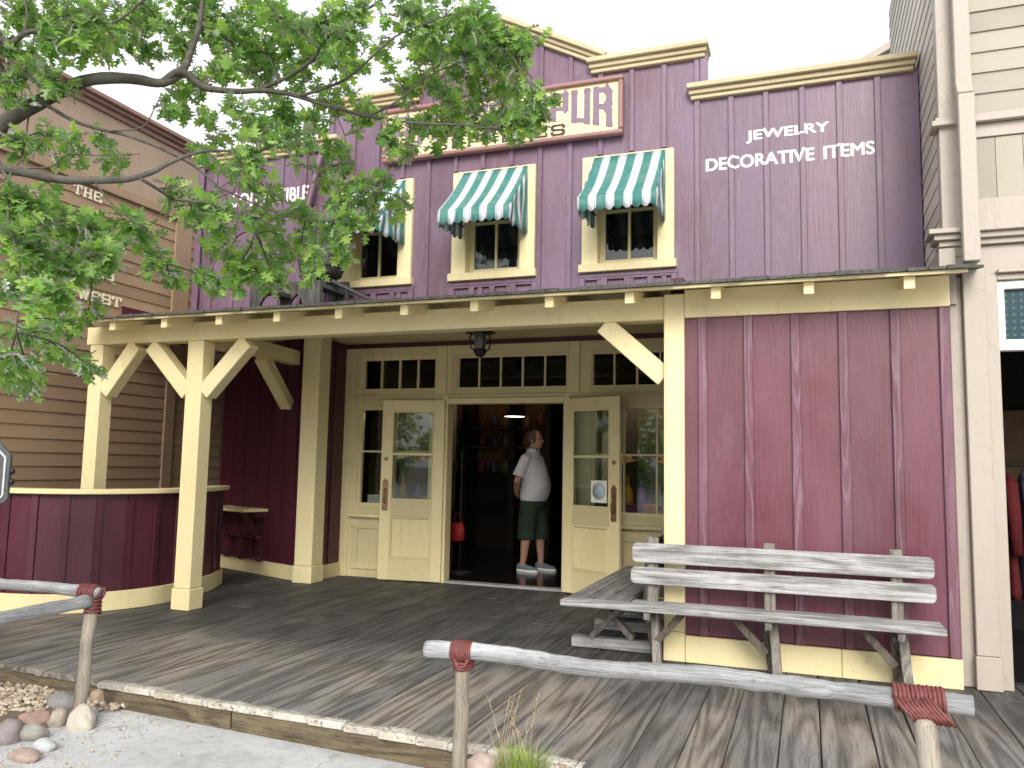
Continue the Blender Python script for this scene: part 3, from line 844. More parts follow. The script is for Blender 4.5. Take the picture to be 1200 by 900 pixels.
# ---- shop interior (a closed dark room behind the door wall)
FLZ = .03
rm = MB()
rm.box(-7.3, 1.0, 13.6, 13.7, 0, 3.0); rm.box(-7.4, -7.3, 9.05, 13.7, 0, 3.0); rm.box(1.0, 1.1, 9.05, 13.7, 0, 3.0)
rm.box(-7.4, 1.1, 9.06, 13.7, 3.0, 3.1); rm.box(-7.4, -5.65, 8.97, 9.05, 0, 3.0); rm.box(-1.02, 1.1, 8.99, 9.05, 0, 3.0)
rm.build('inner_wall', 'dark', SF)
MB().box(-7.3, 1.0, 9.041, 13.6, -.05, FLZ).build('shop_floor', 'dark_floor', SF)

# wall cabinet with lit bays, seen through the doorway
CB = thing('display_cabinet', (-5.0, 12.6, FLZ), 'tall dark wood display cabinet with warm lit shelves deep inside the shop', 'cabinet')
cb = MB()
X0, X1 = -6.3, -3.95; YC = 12.45
cb.box(X0, X1, YC+.5, YC+.55, FLZ, 2.6)
bays = [X0, -5.52, -5.32, -4.62, -4.47, X1]
for xx in (X0, -5.42, -4.57, X1): cb.box(xx-.05, xx+.05, YC, YC+.5, FLZ, 2.55)
cb.box(X0-.05, X1+.05, YC-.03, YC+.499, 2.551, 2.75)
for zz in (.75, 1.25): cb.box(X0+.051, X1-.051, YC+.02, YC+.499, zz, zz+.03)
cb.build('frame', 'dark_wood', CB)
MB().box(X0+.052, X1-.052, YC+.485, YC+.498, 1.3, 2.5).build('back_panel', 'honey', CB)
for zz in (1.70, 2.02):
    mb = MB()
    for a, b in ((X0+.052, -5.472), (-5.368, -4.622), (-4.518, X1-.052)): mb.box(a, b, YC+.12, YC+.484, zz, zz+.025)
    mb.build('shelf', 'honey', CB)
for a, b in ((X0+.1, -5.5), (-5.34, -4.65), (-4.5, X1-.1)):
    MB().box(a, b, YC+.05, YC+.08, 2.47, 2.50).build('emissive_strip', 'strip', CB)
cols = [(.22, .05, .03), (.25, .16, .07), (.17, .155, .14), (.05, .07, .11), (.13, .03, .04), (.24, .20, .11)]
CM = [plain('stoneware_%s' % n, c, .4, .1, 10) for n, c in zip(('rust', 'honey', 'grey', 'blue', 'wine', 'straw'), cols)]
JN = ['rust red', 'honey yellow', 'grey', 'slate blue', 'wine red', 'straw coloured']
k = 0
for zz, zn in ((1.28, 'lowest'), (1.725, 'middle'), (2.045, 'top')):
    for xx, bn in ((-5.95, 'left bay'), (-5.7, 'left bay'), (-5.2, 'middle bay'), (-4.98, 'middle bay'), (-4.75, 'middle bay'), (-4.4, 'right bay'), (-4.15, 'right bay')):
        s_ = random.uniform(.8, 1.15); r = .075*s_
        mb = MB().lathe([(r*.6, 0), (r, .04*s_), (r*1.05, .12*s_), (r*.6, .17*s_), (r*.5, .19*s_), (r*.62, .21*s_)], (xx, YC+.27, zz), 16)
        ci = (k*5+k//7) % 6
        o = mb.build('jar', CM[ci]); tag(o, None, 'jar', 'jars on the lit cabinet shelves')
        o['label'] = '%s jar, %s in the %s of the lit cabinet, %s shelf' % (JN[ci], ['first', 'second', 'first', 'second', 'third', 'first', 'second'][k % 7], bn, zn)
        k += 1
# hanging shop lamp
HL = thing('pendant_lamp', (-4.0, 11.2, 2.06), 'small lit disc lamp hanging inside the dark shop above the man', 'lamp')
HLp = onY(603, 488, 11.2); HL.location = HLp
cx, cy, cz = HLp
MB().tube([(cx, cy, cz+.10), (cx, cy, 3.0)], .008, 6).build('cord', 'black', HL)
MB().lathe([(.19, .0), (.17, .02), (.06, .10), (.02, .12)], (cx, cy, cz), 24).build('lamp_shade', 'black', HL)
MB().lathe([(.001, -.004), (.15, -.004), (.15, -.001)], (cx, cy, cz), 24).build('bulb', 'lamp', HL)
pl = bpy.data.lights.new('pendant_glow', 'POINT'); pl.energy = .3; pl.color = (1, .85, .68); pl.shadow_soft_size = .1
po = bpy.data.objects.new('pendant_glow', pl); COL.objects.link(po); po.parent = HL; po.location = (0, 0, -.06)

# red bag hanging on a stand just inside the left jamb
rp = onY(536, 622, 9.6)
RB = thing('shopping_bag', rp, 'small bright red bag just inside the left door jamb', 'bag')
MB().rings([((rp.x, rp.y, rp.z+z), (a, 0, 0), (0, b, 0)) for z, a, b in ((-.13, .07, .05), (-.11, .10, .06), (0, .105, .06), (.08, .085, .045), (.11, .06, .02))], 20).build('pouch', plain('bright_red_cloth', (.28, .012, .010), .6), RB)
MB().tube([(rp.x-.05, rp.y, rp.z+.10), (rp.x-.035, rp.y, rp.z+.2), (rp.x, rp.y, rp.z+.24), (rp.x+.035, rp.y, rp.z+.2), (rp.x+.05, rp.y, rp.z+.10)], .008, 6).build('strap', plain('dark_red_cord', (.22, .01, .01), .6), RB)
st = MB(); st.tube([(rp.x, rp.y+.09, FLZ), (rp.x, rp.y+.09, 1.6)], .014, 8); st.tube([(rp.x, rp.y+.09, rp.z+.24), (rp.x, rp.y-.02, rp.z+.235)], .006, 6); st.lathe([(.16, 0), (.16, .015), (.02, .03)], (rp.x, rp.y+.09, FLZ+.001), 20)
o = st.build('display_stand', 'black'); tag(o, 'thin black metal stand carrying the red bag inside the door', 'stand')

# window displays
def window_table(x0, x1, label):
    T = thing('display_table', ((x0+x1)/2, 9.35, FLZ), label, 'display table')
    mb = MB().box(x0, x1, 9.12, 9.62, .84, .87); mb.build('tabletop', 'dark_wood', T, bevel=.004)
    for xx in (x0+.03, x1-.03):
        for yy in (9.15, 9.59): MB().box(xx-.025, xx+.025, yy-.025, yy+.025, FLZ, .839).build('leg', 'dark_wood', T)
    MB().box(x0+.01, x1-.01, 9.40, 9.61, 1.42, 1.44).build('shelf', 'dark_wood', T)
    MB().box(x0+.05, x1-.05, 9.14, 9.16, 2.22, 2.24).build('emissive_strip', 'added_strip', T)  # added emitter, not a known lamp; brightens the window goods
    b_ = MB().box(x0-.0, x1+.0, 9.612, 9.63, .872, 2.3); b_.build('back_panel', 'dark_wood', T)
WT = None
window_table(-5.36, -4.30, 'dark display table of folded cloths and bottles behind the left shop window')
window_table(-2.33, -1.18, 'dark display table of hats and bottles behind the right shop window')
def bottle(x, y, z, h, mat, lab, grp):
    r = h*.14
    o = MB().lathe([(r*.9, 0), (r, .03*h), (r, .5*h), (r*.85, .62*h), (r*.32, .76*h), (r*.3, .95*h), (r*.38, .96*h), (r*.38, h)], (x, y, z), 16).build('bottle', mat)
    tag(o, lab, 'bottle', grp)
BC = [('pale blue', (.28, .38, .62)), ('milky white', (.72, .72, .70)), ('amber', (.55, .27, .05)), ('deep violet', (.18, .09, .36)), ('grey green', (.22, .32, .26))]
BM = [plain('glazed_%s' % n.replace(' ', '_'), c, .25, .05, 5) for n, c in BC]
places = ['left', 'right']
for wi, (xs, z) in enumerate((([-5.26, -5.12, -4.95, -4.76, -4.55], .872), ([-2.2, -2.0, -1.82, -1.62, -1.4], .872))):
    for q, xx in enumerate(xs):
        n, c = BC[(q+wi) % 5]
        bottle(xx, 9.42+.06*(q % 2), z, .30+.05*((q*3) % 4), BM[(q+wi) % 5], '%s bottle at the back of the display table in the %s shop window' % (n, places[wi]), 'bottles in the shop windows')
cl = [('white', (.62, .62, .60)), ('pale teal', (.26, .42, .45)), ('plum', (.20, .05, .12)), ('red and orange', (.60, .17, .05))]
for wi, xs in enumerate(([-5.22, -4.98, -4.72, -4.48], [-2.18, -1.92, -1.66, -1.36])):
    for q, xx in enumerate(xs):
        n, c = cl[(q+wi) % 4]
        mb = MB()
        for lay in range(5):
            e = random.uniform(-.008, .008); mb.box(xx-.11+e, xx+.11+e, 9.15, 9.34+e, .873+lay*.027, .873+lay*.027+.025)
        o = mb.build('folded_cloth', plain('cloth_%s' % n.replace(' ', '_'), c, .9, .25, 30), bevel=.01)
        tag(o, 'folded %s cloth at the table front in the %s shop window' % (n, places[wi]), 'cloth', 'folded cloths in the shop windows')
def hat(x, y, z, col, lab):
    T = MB(); n = 28
    prof = [(.19, .03), (.185, .022), (.12, .012), (.105, .02), (.10, .08), (.085, .125), (.05, .135), (.001, .12)]
    T.lathe(prof, (x, y, z), n)
    vs = []
    for v in T.v:
        d = (v[0]-x)/.19; vs.append((v[0]*1, v[1], v[2]+.05*d*d if v[2] < z+.04 else v[2]))
    T.v = vs
    o = T.build('hat', plain('felt_'+lab.split()[0], col, .9, .15, 20)); tag(o, lab, 'hat', 'hats in the shop windows')
hat(-2.05, 9.50, 1.441, (.35, .20, .09), 'tan felt hat on the shelf in the right shop window')
hat(-1.5, 9.50, 1.441, (.50, .14, .05), 'rust felt hat on the shelf in the right shop window')
hat(-5.05, 9.50, 1.441, (.55, .50, .46), 'grey felt hat on the shelf in the left shop window')
hat(-4.6, 9.50, 1.441, (.40, .06, .08), 'crimson felt hat on the shelf in the left shop window')

# ---- porch lantern
lc = onY(563, 391, 8.3)
LN = thing('porch_lantern', (lc.x, lc.y, 2.934), 'black iron lantern with a grey glass under the porch ceiling above the doors', 'lantern')
zc = 2.934
MB().lathe([(.17, -.035), (.165, -.025), (.06, -.004), (.05, 0)], (lc.x, lc.y, zc), 28).build('ceiling_plate', 'black', LN)
MB().lathe([(.062, -.22), (.066, -.19), (.062, -.036)], (lc.x, lc.y, zc), 20).build('glass', plain('frosted_grey_glass', (.22, .22, .21), .3), LN)
for a_ in range(4):
    t = math.pi/4+a_*math.pi/2; ca, sa_ = math.cos(t), math.sin(t)
    MB().tube([(lc.x+ca*.11, lc.y+sa_*.11, zc-.03), (lc.x+ca*.125, lc.y+sa_*.125, zc-.12), (lc.x+ca*.11, lc.y+sa_*.11, zc-.21), (lc.x+ca*.05, lc.y+sa_*.05, zc-.25)], .009, 6).build('arm', 'black', LN)
MB().lathe([(.02, -.31), (.05, -.29), (.075, -.25), (.07, -.222)], (lc.x, lc.y, zc), 20).build('base', 'black', LN)

# ---- awnings
AWF = awning_mat('green_white_stripes', 'X', .160, .46)
AWS = awning_mat('green_white_side_stripes', 'Y', .13, .1)
for i, (a, b) in enumerate(WINS):
    x0, x1 = a+.12, b-.075
    cx = (x0+x1)/2
    lab = ['green and white striped awning half hidden by oak leaves, left window', 'green and white striped awning over the middle upper window', 'green and white striped awning over the upper window nearest the painted lettering'][i]
    AW = thing('window_awning', (cx, YF-.05, 4.365), lab, 'awning', 'striped awnings over the upper windows')
    yb, yf, zt, zf = YF-.055, YF-.60, 4.362, 3.80
    ca = MB(); nx, ny = 16, 8
    vs = []
    for j in range(ny+1):
        v = j/ny
        for q in range(nx+1):
            u = q/nx
            sag = -(.022+.014*((i*7) % 3))*math.sin(math.pi*v)*(.6+.4*math.sin(u*math.pi+i*.6))+.008*math.sin(u*9+i*2.3)*v+.006*math.sin(u*23+i)*math.sin(v*3.1)
            spread = .012*v*(2*u-1)
            vs.append((x0+(x1-x0)*u+spread, yb+(yf-yb)*v, zt+(zf-zt)*v+sag))
    fs = [(j*(nx+1)+q, j*(nx+1)+q+1, (j+1)*(nx+1)+q+1, (j+1)*(nx+1)+q) for j in range(ny) for q in range(nx)]
    ca.add(vs, fs, True)
    C_ = ca.build('canopy', AWF, AW); sm = C_.modifiers.new('thickness', 'SOLIDIFY'); sm.thickness = .006
    # scalloped valance
    va = MB(); nseg = 72; per = .080; vs = []
    for q in range(nseg+1):
        u = q/nseg; X = x0-.012+(x1-x0+.024)*u
        sc = abs(math.sin(math.pi*(X-x0)/per))
        yy = yf-.004-.008*math.sin(u*17+i*2)
        vs += [(X, yf-.001, zf+.006), (X, yy, zf-.105-.036*sc**.7)]
    fs = [(2*q, 2*q+2, 2*q+3, 2*q+1) for q in range(nseg)]
    va.add(vs, fs, True); V_ = va.build('valance', AWF, AW); sm = V_.modifiers.new('thickness', 'SOLIDIFY'); sm.thickness = .005
    for sx, xx in ((-1, x0), (1, x1)):
        vs = []; n_ = 20
        for q in range(n_+1):
            u = q/n_; Y = yb+(yf-yb)*u; ztop = zt+(zf-zt)*u-.006-.03*math.sin(math.pi*u)*.6
            zb = 3.70-.02*math.sin(u*3)+(.0 if u < .5 else .0)-.035*abs(math.sin(math.pi*u*5))**.7
            wob = .012*math.sin(u*13+i+sx)
            for r_ in range(6):
                w_ = r_/5; vs.append((xx+sx*.010*u+wob*w_+(.01*math.sin(w_*5)*math.sin(u*9)), Y, ztop+(zb-ztop)*w_))
        fs = [(q*6+r_, q*6+r_+1, (q+1)*6+r_+1, (q+1)*6+r_) for q in range(n_) for r_ in range(5)]
        if sx > 0: fs = [tuple(reversed(f)) for f in fs]
        mb = MB().add(vs, fs, True); P_ = mb.build('side_panel', AWS, AW); sm = P_.modifiers.new('thickness', 'SOLIDIFY'); sm.thickness = .005
    fm = MB()
    fm.tube([(x0+.02, yb, 3.80), (x0+.02, yf+.012, zf-.012), (x1-.02, yf+.012, zf-.012), (x1-.02, yb, 3.80)], .009, 6)
    fm.build('frame', 'black', AW)

# ---- shop sign board
SX0, SX1, SZ0, SZ1 = -4.165, -1.585, 4.565, 5.145
SG = thing('shop_sign', (XC, YF-.03, SZ0), 'long cream signboard in a dusty red frame on the upper gable', 'sign')
bd = MB()
for q in range(3):
    z0 = SZ0+.03+(SZ1-SZ0-.06)*q/3; bd.box(SX0+.03, SX1-.03, YF-.07, YF-.03, z0+.001, z0+(SZ1-SZ0-.06)/3-.001)
bd.build('board', 'cream_h', SG, bevel=.002)
MAT['dusty'] = painted('dusty_red_paint', (.31, .16, .145), (.36, .20, .18), (.40, .27, .24), axis='X', rough=.5, grain=False)
fr = MB(); f_ = .045
fr.box(SX0, SX1, YF-.11, YF-.026, SZ1-f_, SZ1); fr.box(SX0, SX1, YF-.11, YF-.026, SZ0, SZ0+f_)
fr.box(SX0, SX0+f_, YF-.109, YF-.026, SZ0+f_+.0005, SZ1-f_-.0005); fr.box(SX1-f_, SX1, YF-.109, YF-.026, SZ0+f_+.0005, SZ1-f_-.0005)
fr.build('frame', 'dusty', SG, bevel=.018, seg=3)
MAT['mauve'] = plain('mauve_grey_letters', (.21, .145, .20), .6, .1, 20)
MAT['ink'] = plain('black_letters', (.045, .04, .045), .6, .15, 20)
lx0, lx1, ztop = SX0+.115, SX1-.105, SZ1-f_-.045
def bow(u, v, n):
    h = .205+.19*(abs(2*u-1))**1.6
    return Vector((lx0+(lx1-lx0)*u, YF-.0702-n, ztop-(1-v)*h))
cw = 1/(11+10*.10)
slab_text(MB(), 'SILVER', lambda u, v, n: bow(u*(6+.5)*cw, v, n), tx=.30, tz=.13, serif=.17, gap=.10, depth=.003).build('lettering', 'mauve', SG)
slab_text(MB(), 'SPUR', lambda u, v, n: bow(1-(4+.3)*cw+u*(4+.3)*cw, v, n), tx=.30, tz=.13, serif=.17, gap=.10, depth=.003).build('lettering', 'mauve', SG)
def flat(u, v, n): return Vector((-3.56+(3.56-2.16)*u, YF-.0702-n, SZ0+f_+.022+.108*v))
mb = slab_text(MB(), 'SUPPLIES', flat, tx=.15, tz=.13, serif=.17, gap=.26, depth=.003)
mb.build('lettering', 'ink', SG)

# ---- purple downspout on the left of the front
DP = thing('downspout', (-5.0, YF-.05, 2.95), 'mauve downspout slanting down the front beside the left lettering', 'downspout')
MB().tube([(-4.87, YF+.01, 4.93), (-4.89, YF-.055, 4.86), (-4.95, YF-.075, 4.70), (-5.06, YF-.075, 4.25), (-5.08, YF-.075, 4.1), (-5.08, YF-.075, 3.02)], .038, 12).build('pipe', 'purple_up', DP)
dk_ = MB()
for z in (4.78, 4.2, 3.4): dk_.box(-5.13+.16*max(0, (z-4.25))/.6, -5.03+.16*max(0, (z-4.25))/.6, YF-.10, YF-.026, z, z+.02)
dk_.build('bracket', 'black', DP)

# ---- barrel in a cradle on the porch roof
bx = -4.55
CR = thing('barrel_cradle', (-4.75, 6.72, rz(6.7)), 'grey wooden cradle with an arched cut-out on the porch roof', 'cradle')
for yy in (6.5, 6.98):
    z0 = rz(yy)+.045; pl_ = []
    xa, xb = -5.20, -4.38
    arc = [(-4.83+.26*math.cos(t), z0+.20*math.sin(t)) for t in [math.pi*q/10 for q in range(11)]]
    left = [(xa, z0), (-5.09, z0)]; top = [(xb, z0+.24), (xa, z0+.27)]
    poly = [(xa, z0)]+list(reversed(arc))+[(xb, z0), (xb, z0+.25), (xa, z0+.27)]
    mb = MB(); 
    # split into convex strips so the arch stays clean
    xs = [xa]+[a_[0] for a_ in reversed(arc)]+[xb]; zs = [z0]+[a_[1] for a_ in reversed(arc)]+[z0]
    for q in range(len(xs)-1):
        if xs[q+1]-xs[q] < 1e-4: continue
        t0_ = z0+.27-.02*(xs[q]-xa)/(xb-xa); t1_ = z0+.27-.02*(xs[q+1]-xa)/(xb-xa)
        mb.prism([(xs[q], yy, zs[q]), (xs[q+1], yy, zs[q+1]), (xs[q+1], yy, t1_), (xs[q], yy, t0_)], (0, .04, 0))
    mb.build('cradle_board', 'prop_wood', CR)
MB().box(-5.19, -5.05, 6.541, 6.979, rz(6.75)+.20, rz(6.75)+.24).build('crosspiece', 'prop_wood', CR)
MB().box(-4.53, -4.40, 6.541, 6.979, rz(6.75)+.20, rz(6.75)+.24).build('crosspiece', 'prop_wood', CR)
MB().bar((-4.40, 6.72, rz(6.72)+.30), (-4.02, 6.95, rz(6.95)+.06), .05, .03).build('strut', 'black', CR)
BR = thing('wooden_barrel', (bx, 6.76, rz(6.75)+.30), 'grey wooden barrel with dark iron hoops standing on the porch roof', 'barrel')
zb = rz(6.98)+.045+.27
prof = [(.20, 0), (.235, .13), (.245, .24), (.235, .35), (.20, .47), (.185, .472), (.18, .455)]
MB().lathe(prof, (bx, 6.76, zb), 28).build('staves', 'prop_wood', BR)
for z_, r_ in ((.06, .222), (.15, .242), (.34, .240), (.42, .222)):
    MB().lathe([(r_-.012, z_-.001), (r_, z_), (r_, z_+.03), (r_-.012, z_+.031)], (bx, 6.76, zb), 28).build('hoop', 'black', BR)

# ---- low curved counter wall of the porch
LW = thing('porch_counter_wall', (-6.1, 6.2, 0), 'low curved maroon plank wall with a cream ledge at the left of the porch', 'low wall')
path = [(-7.48, 5.36), (-6.95, 5.44), (-6.58, 5.53), (-6.33, 5.68), (-6.17, 5.90), (-6.06, 6.18), (-6.02, 6.46), (-6.06, 6.9), (-6.20, 7.35), (-6.40, 7.72)]
def loft_path(pts, off):
    out = []
    for i, p_ in enumerate(pts):
        a = Vector(pts[max(i-1, 0)]); b = Vector(pts[min(i+1, len(pts)-1)]); d = (b-a).normalized(); nrm = Vector((d.y, -d.x))
        out.append(Vector(p_)+nrm*off)
    return out
def smooth_path(pts, k=5):
    P = [Vector(q) for q in pts]; out = []
    for i in range(len(P)-1):
        p0, p1, p2, p3 = P[max(i-1, 0)], P[i], P[i+1], P[min(i+2, len(P)-1)]
        for j in range(k):
            t = j/k
            out.append(.5*((2*p1)+(p2-p0)*t+(2*p0-5*p1+4*p2-p3)*t*t+(3*p1-p0-3*p2+p3)*t**3))
    out.append(P[-1]); return out
def ribbon(pts, o0, o1, z0, z1):
    A = loft_path(pts, o0); B = loft_path(pts, o1); mb = MB(); n = len(pts); vs = []
    for a, b in zip(A, B): vs += [(a.x, a.y, z0), (b.x, b.y, z0), (b.x, b.y, z1), (a.x, a.y, z1)]
    fs = [(0, 1, 2, 3), ((n-1)*4+3, (n-1)*4+2, (n-1)*4+1, (n-1)*4)]
    for i in range(n-1):
        for e in range(4): fs.append((i*4+e, (i+1)*4+e, (i+1)*4+(e+1) % 4, i*4+(e+1) % 4))
    fs = [tuple(reversed(f)) for f in fs]
    return mb.add(vs, fs)
sp = smooth_path(path)
pk = MB(); dist = 0; cur = [sp[0]]
# planks of even width along the curve
fine = smooth_path(path, 40); acc = 0; nodes = [fine[0]]
for a, b in zip(fine, fine[1:]):
    acc += (b-a).length
    if acc > .27: nodes.append(b); acc = 0
nodes.append(fine[-1])
for i in range(len(nodes)-1):
    a, b = nodes[i], nodes[i+1]; d = (b-a); L_ = d.length
    if L_ < .03: continue
    d /= L_; nrm = Vector((d.y, -d.x))
    a = a+d*.002; b = b-d*.002
    pk.prism([(a.x, a.y, .02), (b.x, b.y, .02), (b.x, b.y, 1.075), (a.x, a.y, 1.075)], (-nrm.x*.03, -nrm.y*.03, 0))
    if i: 
        c = nodes[i]; pk.obox((c.x+nrm.x*.008, c.y+nrm.y*.008, .56), (d.x*.028, d.y*.028, 0), (nrm.x*.0095, nrm.y*.0095, 0), (0, 0, .515))
pk.build('planks', 'purple_shaded', LW)
ribbon(sp, -.10, -.034, .01, 1.074).build('inner_face', 'purple_shaded', LW)
ribbon(sp, -.15, .07, 1.077, 1.122).build('ledge', 'cream_h', LW, bevel=.006)
ribbon(sp, .012, .036, 0, .175).build('baseboard', 'cream_h', LW, bevel=.004)

# counter shelf on the angled wall
c0 = A0+ad*.25; c1 = A0+ad*1.22
CS = thing('wall_counter', (c0+c1)/2+Vector((0,0,.8)), 'narrow cream wall counter with dark foot rails in the back left of the porch', 'counter')
ctr = (c0+c1)/2; hl = (c1-c0).length/2
MB().obox(ctr+an*.19+Vector((0,0,.80)), ad*hl, an*.18, Vector((0,0,.018))).build('counter_top', 'cream_h', CS, bevel=.005)
ap_ = MB().obox(ctr+an*.10+Vector((0,0,.745)), ad*(hl-.04), an*.08, Vector((0,0,.035))); ap_.build('apron', 'purple_shaded', CS)
for t in (-hl+.12, hl-.1):
    q = ctr+ad*t
    b_ = MB().bar(q+an*.03+Vector((0,0,.35)), q+an*.30+Vector((0,0,.77)), .05, .05); b_.build('bracket', 'purple_shaded', CS)
for zz in (.46, .205):
    MB().tube([c0+an*.10+Vector((0,0,zz)), c1+an*.10+Vector((0,0,zz))], .018, 8).build('foot_rail', 'purple_shaded', CS)
for t in (-hl+.15, 0, hl-.06):
    q = ctr+ad*t
    MB().obox(q+an*.06+Vector((0,0,.33)), ad*.02, an*.038, Vector((0,0,.16))).build('rail_bracket', 'purple_shaded', CS)

# ---- benches
def bench(name, label, X0, X1, Ys, Yb, sup, back0, ends):
    B = thing(name, ((X0+X1)/2, (Ys+Yb)/2, 0), label, 'bench')
    return B
B1 = thing('plank_bench', (-.3, 5.9, 0), 'weathered grey plank bench with a two-slat back in front of the maroon wall', 'bench')
mb = MB().box(-1.712, .80, 5.745, 5.885, .408, .452); mb.build('seat_plank', 'grey_wood', B1, bevel=.006)
mb = MB().box(-1.22, .80, 5.893, 6.035, .416, .451); mb.build('seat_plank', 'grey_wood', B1, bevel=.006)
def slat(x0, x1, y, z0, z1, lean=.0):
    m_ = MB(); r = .035
    pts = []
    for cx_, cz_, a0 in ((x1-r, z1-r, 0), (x0+r, z1-r, 90), (x0+r, z0+r, 180), (x1-r, z0+r, 270)):
        for q in range(4): t = R(a0+30*q); pts.append((cx_+r*math.cos(t), y+(cz_+r*math.sin(t)-z0)*lean, cz_+r*math.sin(t)))
    return m_.prism(pts, (0, .032, 0))
slat(-1.235, .775, 5.955, .575, .695, .08).build('back_slat', 'grey_wood', B1, bevel=.004)
slat(-1.228, .77, 5.967, .728, .868, .08).build('back_slat', 'grey_wood', B1, bevel=.004)
for X in (-1.08, -.262, .545):
    MB().bar((X, 6.0, .30), (X, 6.035, .905), .075, .04, (0, 1, 0)).build('back_upright', 'grey_wood_z', B1, bevel=.004)
    MB().bar((X+.05, 5.92, 0), (X+.02, 6.0, .41), .06, .075, (0, 1, 0)).build('leg', 'grey_wood_z', B1, bevel=.004)
    MB().bar((X+.01, 6.13, 0), (X-.03, 6.00, .38), .06, .06, (0, 1, 0)).build('leg', 'dark_wood_raw', B1, bevel=.004)
    sg = 1 if X < -1 else -1
    MB().bar((X+sg*.03, 5.955, .165), (X+sg*.235, 5.90, .40), .05, .065, (0, 1, 0)).build('brace', 'dark_wood_raw', B1, bevel=.003)
    MB().box(X-.022, X+.022, 5.765, 6.05, .355, .4135).build('bearer', 'grey_wood_y', B1)
B2 = thing('plank_bench', (-1.45, 7.0, 0), 'darker plank bench on crossed legs running back towards the right door', 'bench')
for k in range(3):
    x0 = -1.706+.155*k; MB().box(x0, x0+.145, 5.893, 8.03, .414-.002*k, .449-.001*k).build('seat_plank', 'grey_wood_y', B2, bevel=.006)
for z0, z1 in ((.56, .68), (.73, .86)):
    MB().box(-1.165, -1.135, 6.06, 8.0, z0, z1).build('back_slat', 'grey_wood_y', B2, bevel=.006)
for Y in (6.36, 7.1, 7.75):
    MB().bar((-1.62, Y-.04, .09), (-1.30, Y-.04, .41), .045, .08, (0, 1, 0)).build('leg', 'grey_wood_z', B2, bevel=.003)
    MB().bar((-1.30, Y+.02, .09), (-1.62, Y+.02, .41), .045, .08, (0, 1, 0)).build('leg', 'grey_wood_z', B2, bevel=.003)
    MB().box(-1.78, -1.07, Y-.05, Y+.04, .004, .085).build('runner', 'grey_wood', B2, bevel=.005)
    MB().bar((-1.20, Y+.06, .3), (-1.15-.03, Y+.06, .89), .06, .035, (0, 1, 0)).build('back_upright', 'grey_wood_z', B2, bevel=.003)

def smooth3(P, k=4):
    out = []
    for i in range(len(P)-1):
        p0, p1, p2, p3 = P[max(i-1, 0)], P[i], P[i+1], P[min(i+2, len(P)-1)]
        for j in range(k):
            t = j/k; out.append(.5*((2*p1)+(p2-p0)*t+(2*p0-5*p1+4*p2-p3)*t*t+(3*p1-p0-3*p2+p3)*t**3))
    out.append(P[-1]); return out
# ---- hitching rails
def log_pts(a, b, n, wob, seed):
    a = Vector(a); b = Vector(b); out = []
    for i in range(n+1):
        t = i/n; p_ = a.lerp(b, t)
        p_ += Vector((0, noise.noise((t*4, seed, 0))*wob, noise.noise((t*4, seed, 5))*wob)); out.append(p_)
    return out
def log_r(n, r, seed, taper=.1): return [r*(1+noise.noise((i*.45, seed, 9))*.16-taper*i/n) for i in range(n+1)]
def knotty(mb, seed, amp=.004):
    mb.v = [tuple(Vector(v)+Vector((noise.noise(Vector(v)*9+Vector((seed, 0, 0))), noise.noise(Vector(v)*9+Vector((0, seed, 0))), noise.noise(Vector(v)*9+Vector((0, 0, seed)))))*amp) for v in mb.v]
    return mb
def wrap(a, b, r, turns, tube_r, mat='rope', seed=1):
    """rawhide wound round a pole between two points"""
    a = Vector(a); b = Vector(b); d = (b-a); L_ = d.length; d.normalize(); u = d.orthogonal().normalized(); v = d.cross(u)
    pts = []; N = turns*14
    for i in range(N+1):
        t = i/N; an_ = 2*math.pi*turns*t
        rr = r+tube_r*.8+.004*noise.noise((t*30, seed, 1))
        pts.append(a+d*L_*(t+.012*noise.noise((t*20, seed, 4)))+(u*math.cos(an_)+v*math.sin(an_))*rr)
    return MB().tube(pts, tube_r, 6)
YR = 3.58
HR = thing('hitching_rail', (-.55, YR, -.10), 'grey log hitching rail lashed with red rawhide in front of the boardwalk', 'hitching rail')
ra, rb = onY(500, 757+9, YR), onY(1140, 820-2, YR)
ra = Vector((ra.x, YR, .538)); rb = Vector((rb.x, YR, .545))
n = 22
P_ = log_pts(ra, rb, n, .016, 3.3)
knotty(MB().tube(smooth3(P_, 3), [r_ for r_ in log_r(3*n, .0385, 2.2, .02)], 20), 3.0).build('rail', 'log', HR)
pxl = onY(543, 780, YR).x; pxr = onY(1083, 835, YR-.05).x
MB().tube(log_pts((pxl-.012, YR, -.2), (pxl+.0, YR, .505), 10, .012, 8), [.036, .036, .037, .036, .036, .035, .035, .036, .035, .034, .033], 12).build('post', 'post_log', HR)
MB().tube(log_pts((pxr+.05, YR-.065, -.2), (pxr, YR-.065, .47), 10, .012, 4)+[Vector((pxr, YR-.065, .49)), Vector((pxr, YR-.065, .497))], [.042]*9+[.041, .040, .030, .012], 14).build('post', 'post_log', HR)
w_ = wrap((pxl-.05, YR, .541), (pxl+.05, YR, .541), .0405, 9, .0075, seed=2)
w_.tube([(pxl-.03, YR-.045, .52), (pxl-.01, YR-.04, .475), (pxl+.02, YR-.035, .47), (pxl+.04, YR-.045, .52)], .010, 6)
w_.v += []; w_.build('rope_lashing', 'rope', HR)
wrap((pxl, YR, .46), (pxl, YR, .50), .036, 3, .008, seed=5).build('rope_lashing', 'rope', HR)
w_ = wrap((pxr-.10, YR, .545), (pxr+.08, YR, .545), .0405, 12, .009, seed=7)
for q in range(9):
    xx = pxr-.075+.016*q
    w_.tube([(xx-.03, YR-.045, .565), (xx-.005, YR-.062, .53), (xx+.025, YR-.08, .50), (xx+.05, YR-.06, .475)], .008, 6)
w_.build('rope_lashing', 'rope', HR)

